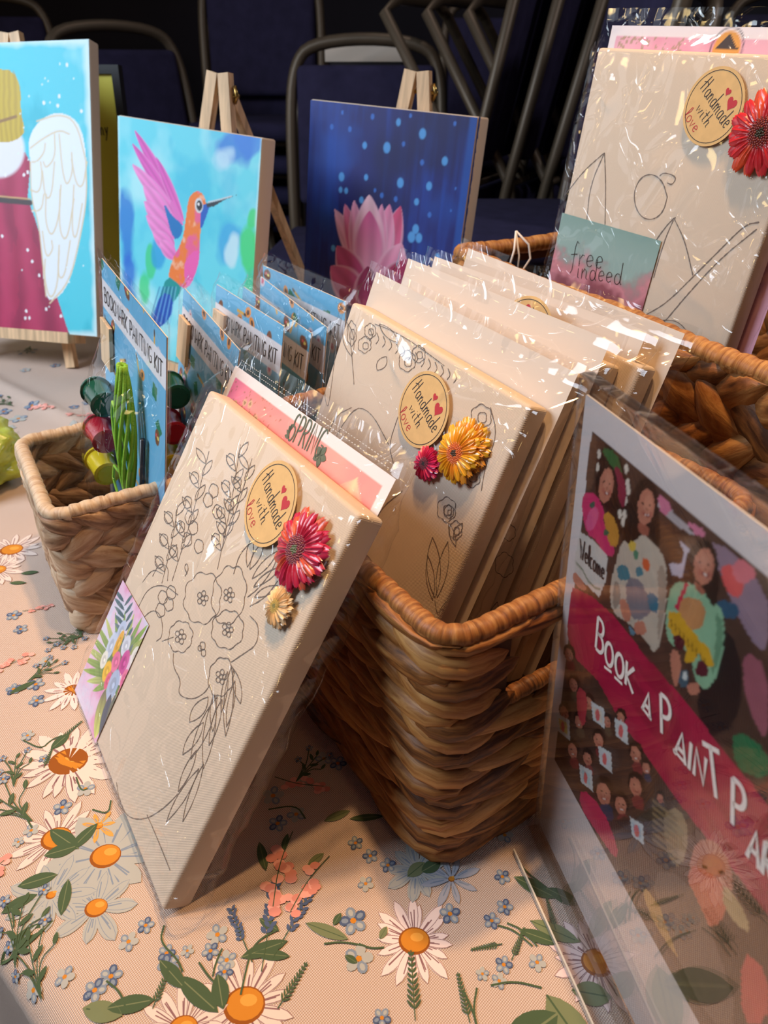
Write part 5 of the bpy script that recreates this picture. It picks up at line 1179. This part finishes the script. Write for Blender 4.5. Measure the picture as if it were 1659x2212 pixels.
PZ(HRc, (1035, 950), (1100, 895), (1180, 900), (1235, 990), (1250, 1200), (1225, 1390), (1170, 1330), (1130, 1250), (1050, 1215), (980, 1185), (1000, 1050), sm=1); PZ(SK2, (1060, 1180), (1130, 1230), (1150, 1300), (1080, 1260)); face(1138, 1085, 74, 134, .05)
PZ((206, 40, 80), (1000, 1210), (1030, 1210), (950, 1400), (925, 1380), sm=0); PZ((206, 144, 92), (970, 1290), (1150, 1340), (1140, 1520), (1040, 1560), (950, 1470)); PZ((226, 172, 40), (880, 1410), (960, 1420), (1040, 1540), (1110, 1620), (1180, 1690), (1215, 1800), (1160, 1820), (1100, 1720), (1060, 1780), (1000, 1780), (1010, 1660), (930, 1600), (880, 1520), sm=0)
for k_ in range(9): rs.stroke(I(Zp(900 + k_ * 30, 1470 + k_ * 35), Zp(905 + k_ * 30, 1520 + k_ * 35)), .0006, (90, 60, 20))
PZ((86, 20, 40), (905, 1570), (1000, 1600), (990, 1700), (930, 1680)); PZ((96, 26, 46), (1110, 1750), (1180, 1830), (1150, 1900), (1060, 1860)); PZ(SK, (890, 1680), (960, 1700), (980, 1850), (930, 1980), (900, 1860)); PZ(SK, (1010, 1930), (1110, 1920), (1100, 2020), (1030, 2020)); PZ((70, 100, 116), (950, 1850), (1030, 1830), (1020, 1960), (960, 1960)); EZ((226, 230, 226), 1000, 1880, 18, 30)
# brush-stroke banner
Pg((192, 30, 74), (1236, 1268), (1280, 1290), (1330, 1335), (1395, 1420), (1440, 1470), (1500, 1540), (1560, 1620), (1620, 1690), (1659, 1740), (1659, 1980), (1600, 1900), (1540, 1830), (1470, 1740), (1400, 1640), (1340, 1560), (1290, 1470), (1240, 1420), (1224, 1370), (1230, 1300), sm=0)
bn = inpoly(rs.X, rs.Z, I((1230, 1280), (1330, 1335), (1500, 1540), (1659, 1740), (1659, 1980), (1470, 1740), (1290, 1470), (1224, 1370))); rs.blend(bn * np.clip((fbm(rs.X * 40, rs.Z * 160, 9) - .52) * 5, 0, 1), (160, 20, 60), .6)
# lower photo: a crowd holding up cards
for px, py, rr in ((1228, 1415, .8), (1238, 1480, .8), (1218, 1540, .8), (1292, 1600, .9), (1250, 1560, .8), (1372, 1630, 1.0), (1303, 1715, 1.35), (1372, 1700, 1.15), (1236, 1622, .9), (1340, 1740, 1.1), (1340, 1550, .7), (1425, 1725, .6), (1270, 1520, .8), (1310, 1560, .7), (1395, 1660, .7), (1268, 1640, .8)):
    hx_, hy_ = (px - 1180) / .2984, (py - 900) / .2984; EZ((40, 26, 24), hx_ + 4, hy_ - 22 * rr, 52 * rr, 78 * rr, -.25); face(hx_, hy_, 36 * rr, 62 * rr, -.25)
    PZ(((150, 60, 60), (70, 60, 80), (110, 90, 70), (50, 70, 100))[px % 4], (hx_ - 30 * rr, hy_ + 60 * rr), (hx_ + 40 * rr, hy_ + 50 * rr), (hx_ + 60 * rr, hy_ + 150 * rr), (hx_ - 10 * rr, hy_ + 140 * rr), a=.85)
face((1535 - 1180) / .2984, (1890 - 900) / .2984, 150, 260, -.2)
Pg((214, 50, 96), (1255, 1700), (1300, 1745), (1335, 1830), (1330, 1860), (1290, 1800), (1250, 1740)); Pg((80, 50, 44), (1330, 1760), (1400, 1770), (1420, 1900), (1370, 1900), (1335, 1820)); Pg((206, 66, 80), (1245, 1480), (1270, 1500), (1262, 1580), (1245, 1540))
for cx, cy, c_ in ((1215, 1570, (236, 214, 120)), (1264, 1680, (190, 216, 220)), (1340, 1580, (214, 220, 220)), (1305, 1640, (220, 220, 226)), (1374, 1795, (176, 200, 216)), (1290, 1545, (240, 226, 206))):
    Pg((222, 226, 226), (cx - 14, cy - 30), (cx + 14, cy - 14), (cx + 16, cy + 30), (cx - 10, cy + 10), sm=0); Pg(c_, (cx - 9, cy - 18), (cx + 9, cy - 8), (cx + 10, cy + 18), (cx - 6, cy + 5), sm=0); E1(cx, cy, .002, .0035, (232, 110, 110))
Pg((176, 148, 112), (1430, 1760), (1465, 1740), (1490, 1800), (1470, 1880), (1440, 1850)); 
for k in range(7): rs.stroke(I((1410, 1730 + k * 14), (1460, 1770 + k * 14)), .0016, (150, 122, 90))
Pg((206, 160, 92), (1385, 1905), (1440, 1980), (1490, 2030), (1480, 2090), (1440, 2040), (1395, 1960)); Pg((232, 120, 90), (1480, 1860), (1560, 1900), (1570, 1960), (1545, 2010), (1500, 1980)); Pg((200, 170, 120), (1560, 1900), (1620, 1990), (1610, 2020), (1560, 1960))
Pg((120, 96, 84), (1400, 1880), (1480, 1890), (1540, 2020), (1600, 2212), (1530, 2212), (1450, 2040)); Pg((226, 90, 84), (1600, 2050), (1659, 2100), (1659, 2212), (1600, 2212))
rs.C *= .74 * (1 + .20 * (q3 - .5) * pic)[..., None]
rs.mesh('printed_sheet', M_photo, sg_, y=-.0008)
mb = MB(); mb.box(X0, X1, -.0005, .0003, Z0, Z1); mb.build('sheet_back', M_paper, sg_, smooth=False)
mb = MB()
def bold(s_, p, q_, size, wd=.0021):
    a_, b2 = S.loc(*p, -.001), S.loc(*q_, -.001); textfit(mb, s_, a_, b2, size, wd, -.0012)
bold('B', (1286, 1398), (1306, 1422), .0170, .0019); bold('OOK', (1306, 1428), (1372, 1500), .0118, .0019); bold('A', (1388, 1532), (1408, 1556), .0105, .0019); bold('P', (1428, 1582), (1456, 1606), .0170, .0019)
bold('AIN', (1458, 1628), (1528, 1704), .0120, .0019); bold('T', (1530, 1712), (1572, 1740), .0185, .002); bold('P', (1580, 1778), (1616, 1812), .0180, .0021); bold('ARTY', (1614, 1850), (1740, 1990), .0130, .002)
for a_, b2 in (((1306, 1440), (1322, 1452)), ((1328, 1462), (1345, 1478)), ((1388, 1528), (1408, 1555)), ((1455, 1618), (1478, 1645))):
    ribbon(mb, I(a_, b2), .0014, -.0012)
mb.build('lettering', M_white_ink, sg_, smooth=False)
mb = MB(); textfit(mb, 'Welcome', S.loc(1252, 1205, -.001), S.loc(1306, 1255, -.001), .0105, .0008, -.0012); mb.build('small_lettering', M_black, sg_, smooth=False)
# base plate lying on the cloth towards the viewer's left
mb = MB(); b0_, b1_ = onz(1107, 1843), onz(1272, 2212); dv = (b1_ - b0_); dv /= np.linalg.norm(dv)
sb = S.o - S.x * (SW / 2); nb = np.array([dv[1], -dv[0], 0]);
if nb @ (S.y) < 0: nb = -nb
Lb = SW; w0 = b0_ - dv * .0; crn = [w0, w0 + dv * Lb, w0 + dv * Lb + nb * .075, w0 + nb * .075]
loc_ = lambda P: (float((P - S.o) @ S.x), float((P - S.o) @ S.y), float((P - S.o) @ S.z))
vs = [loc_(np.array([c[0], c[1], .0012])) for c in crn] + [loc_(np.array([c[0], c[1], .0042])) for c in crn]
mb.add(vs, [(0, 1, 2, 3), (4, 7, 6, 5), (0, 4, 5, 1), (1, 5, 6, 2), (2, 6, 7, 3), (3, 7, 4, 0)]); mb.build('base_plate', film_mat('base_acrylic', 0, base=.04, k=1.4, rough=.03), sg_, smooth=False)
mb = MB(); ev = [w0, w0 + dv * Lb]; vs = [loc_(np.array([c[0], c[1], z])) for c in ev for z in (.0012, .0043)]; off = -nb * .0002
vs += [loc_(np.array([c[0], c[1], z]) + nb * .001) for c in ev for z in (.0012, .0043)]
mb.add(vs, [(0, 1, 3, 2), (4, 6, 7, 5), (1, 5, 7, 3)]); mb.build('plate_edge', M_acre, sg_, smooth=False)

# ------------------------------------------------------------------ string tag on the far rim of the right basket
sp0 = onz(1114, 508, .255)
g_ = thing('string_tag', 'white string loop with a paper tag hanging on the right basket rim', 'tag', None, None, tuple(sp0))
mb = MB(); sx, sy = math.cos(math.radians(26)), math.sin(math.radians(26)); S3 = lambda a, z, d=0: (a * sx + d * sy, a * sy - d * sx, z)
mb.tube([S3(0, .004), S3(-.008, -.012, .011), S3(-.018, -.040, .014)], .0011, 6); mb.tube([S3(0, .004), S3(.010, -.008, .010), S3(.012, -.022, .013), S3(.002, -.034, .014), S3(-.014, -.042, .014)], .0011, 6); mb.tube([S3(0, .004), S3(-.002, -.018, .012), S3(-.004, -.05, .014)], .0009, 6)
mb.build('string', mat('white_string', hx(232, 224, 216), .8), g_)
mb = MB(); mb.add([S3(-.034, -.034, .014), S3(-.018, -.030, .016), S3(.012, -.056, .016), S3(.004, -.075, .014), S3(-.040, -.070, .014)], [(0, 1, 2, 3, 4)]); mb.build('paper_tag', M_paper, g_, smooth=False)

# ------------------------------------------------------------------ green cellophane bundle at the left edge
gp = onz(-30, 1040)
mb = MB()
def blob(u, v):
    th, ph = u * 6.283, v * 3.1416; n1 = float(fbm(np.array(u * 9 + 3), np.array(v * 7), 5, 3)) - .5; r_ = .050 * (1 + n1 * .7) * (1 - .0 * v)
    return (gp[0] + r_ * 1.0 * math.sin(ph) * math.cos(th), gp[1] + r_ * 1.1 * math.sin(ph) * math.sin(th), .036 + .036 * (1 + n1 * .4) * math.cos(ph))
mb.grid(blob, 60, 36, closed_u=True)
gb = mb.build('gift_bundle', mat('green_cellophane', hx(176, 190, 70), .25, bump=.8, bscale=60, vary=.3, vscale=30), None)
tag(gb, 'crumpled yellow-green wrapped bundle at the left edge beside the pale basket', 'bundle')

# ------------------------------------------------------------------ stacked chairs behind
CG = 'stacked navy banquet chairs behind the table'
def chair_master():
    root = thing('banquet_chair', '', 'chair', None, CG)
    # seat pad
    def pad(name, w_, d_, h_, M):
        o = bevel_box(name, -w_ / 2, w_ / 2, -d_ / 2, d_ / 2, -h_ / 2, h_ / 2, min(h_, d_, w_) * .42, M_navy, root, 3)
        o.matrix_local = M; return o
    pad('seat', .43, .42, .055, Matrix.Translation((0, 0, .45)))
    pad('backrest', .37, .045, .34, Matrix.Translation((0, .235, .70)) @ Matrix.Rotation(math.radians(-8), 4, 'X'))
    arch = [(-.20, .19, .40), (-.205, .21, .55), (-.205, .245, .78), (-.19, .262, .87), (-.15, .27, .915), (0, .272, .93), (.15, .27, .915), (.19, .262, .87), (.205, .245, .78), (.205, .21, .55), (.20, .19, .40)]
    sp_ = [Vector(p) for p in arch]
    for _ in range(2):
        q_ = [sp_[0]]
        for a, b2 in zip(sp_[:-1], sp_[1:]): q_ += [a.lerp(b2, .25), a.lerp(b2, .75)]
        sp_ = q_ + [sp_[-1]]
    mb = MB(); mb.tube(sp_, .015, 10); mb.build('back_frame', M_bronze, root)
    for sx_ in (-1, 1):
        mb = MB(); mb.tube([(sx_ * .20, .19, .42), (sx_ * .215, .25, .0)], .013, 8); mb.build('leg', M_bronze, root)
        mb = MB(); mb.tube([(sx_ * .19, -.17, .425), (sx_ * .215, -.22, .0)], .013, 8); mb.build('leg', M_bronze, root)
    mb = MB(); mb.tube([(-.2, .19, .42), (-.19, -.17, .42), (.19, -.17, .42), (.2, .19, .42), (-.2, .19, .42)], .012, 8); mb.build('seat_frame', M_bronze, root)
    return root
CH = chair_master(); used = [False]
def chair(label, loc, rz, tilt=0):
    if not used[0]: r = CH; used[0] = True
    else:
        r = CH.copy(); COL.objects.link(r)
        for ch in CH.children:
            c = ch.copy(); COL.objects.link(c); c.parent = r
    r['label'] = label; r.matrix_world = Matrix.Translation(loc) @ Matrix.Rotation(math.radians(rz), 4, 'Z') @ Matrix.Rotation(math.radians(tilt), 4, 'X')
    return r
# heights above the floor; the bottom of each stack stands on the carpet
ORD = ['bottom', 'second', 'third', 'fourth', 'fifth', 'sixth']
for nm, x, y, rz, lv, dz in (('left-hand', -.66, 2.35, 42, 3, .15), ('central', -.06, 2.12, -6, 4, .088), ('near right-hand', .43, 1.56, -90, 6, .081), ('far right-hand', 1.12, 2.30, -12, 5, .095), ('rear', .42, 3.05, 4, 5, .10),
                             ('rear left-hand', -1.35, 2.95, 12, 5, .10), ('rear central', -.42, 2.98, -4, 6, .10)):
    for k in range(lv):
        r_ = math.radians(rz); off = .045 * k
        chair('navy padded chair with bronze tube frame, %s of the %s stack' % (ORD[k], nm), (x + math.sin(r_) * off, y - math.cos(r_) * off, FZ + dz * k), rz)
def folding(label, loc, rz):
    root = thing('folding_chair', label, 'chair', None, 'part-folded chairs at the right')
    for w_, pts, nm in ((.20, ((.15, 0), (0, .88), (-.10, 1.34)), 'back_frame'), (.185, ((-.15, 0), (0, .88), (.24, 1.24)), 'leg_frame')):
        p_ = [(-w_, y_, z_) for y_, z_ in pts]; q_ = [(w_, y_, z_) for y_, z_ in pts[::-1]]
        mb = MB(); mb.tube(p_ + [(-w_ * .6, pts[-1][0], pts[-1][1] + .03), (w_ * .6, pts[-1][0], pts[-1][1] + .03)] + q_, .014, 8); mb.build(nm, M_bronze, root)
    o = bevel_box('backrest', -.175, .175, -.02, .02, -.19, .19, .018, M_navy, root, 3); o.matrix_local = Matrix.Translation((0, -.055, 1.12)) @ Matrix.Rotation(math.radians(12), 4, 'X')
    o = bevel_box('seat', -.165, .165, -.02, .02, -.17, .17, .018, M_navy, root, 3); o.matrix_local = Matrix.Translation((0, .035, .70)) @ Matrix.Rotation(math.radians(10), 4, 'X')
    mb = MB(); mb.tube([(-.19, 0, .88), (.19, 0, .88)], .008, 8); mb.build('pivot_rod', M_bronze, root)
    root.location = loc; root.rotation_euler = (0, 0, math.radians(rz)); return root
for k, x in enumerate((.20, .30, .40, .50)):
    folding('part-folded navy chair with crossing bronze tubes, %s from the lotus painting' % ['first', 'second', 'third', 'fourth'][k], (x + .10, 2.12 + .02 * k, FZ), 62)
pb = thing('paper_stack', 'tall dark carton with a white lid seen through the arch of the central chair', 'box', None, None, (0, 0, 0))
wp = onz(790, 106, .43); tpt = Vector((wp[0], wp[1], .43)); sc_ = 2.62 / wp[1]
ctr = EYE + (wp - EYE) * (2.42 / wp[1]); mb = MB(); mb.box(ctr[0] - .115, ctr[0] + .115, ctr[1], ctr[1] + .12, ctr[2] - .03, ctr[2] + .03); mb.build('box_side', M_paper, pb, smooth=False)
mb = MB(); mb.box(ctr[0] - .10, ctr[0] + .10, ctr[1] + .005, ctr[1] + .11, FZ, ctr[2] - .03); mb.build('carton', mat('dark_carton', hx(40, 34, 38), .8), pb, smooth=False)
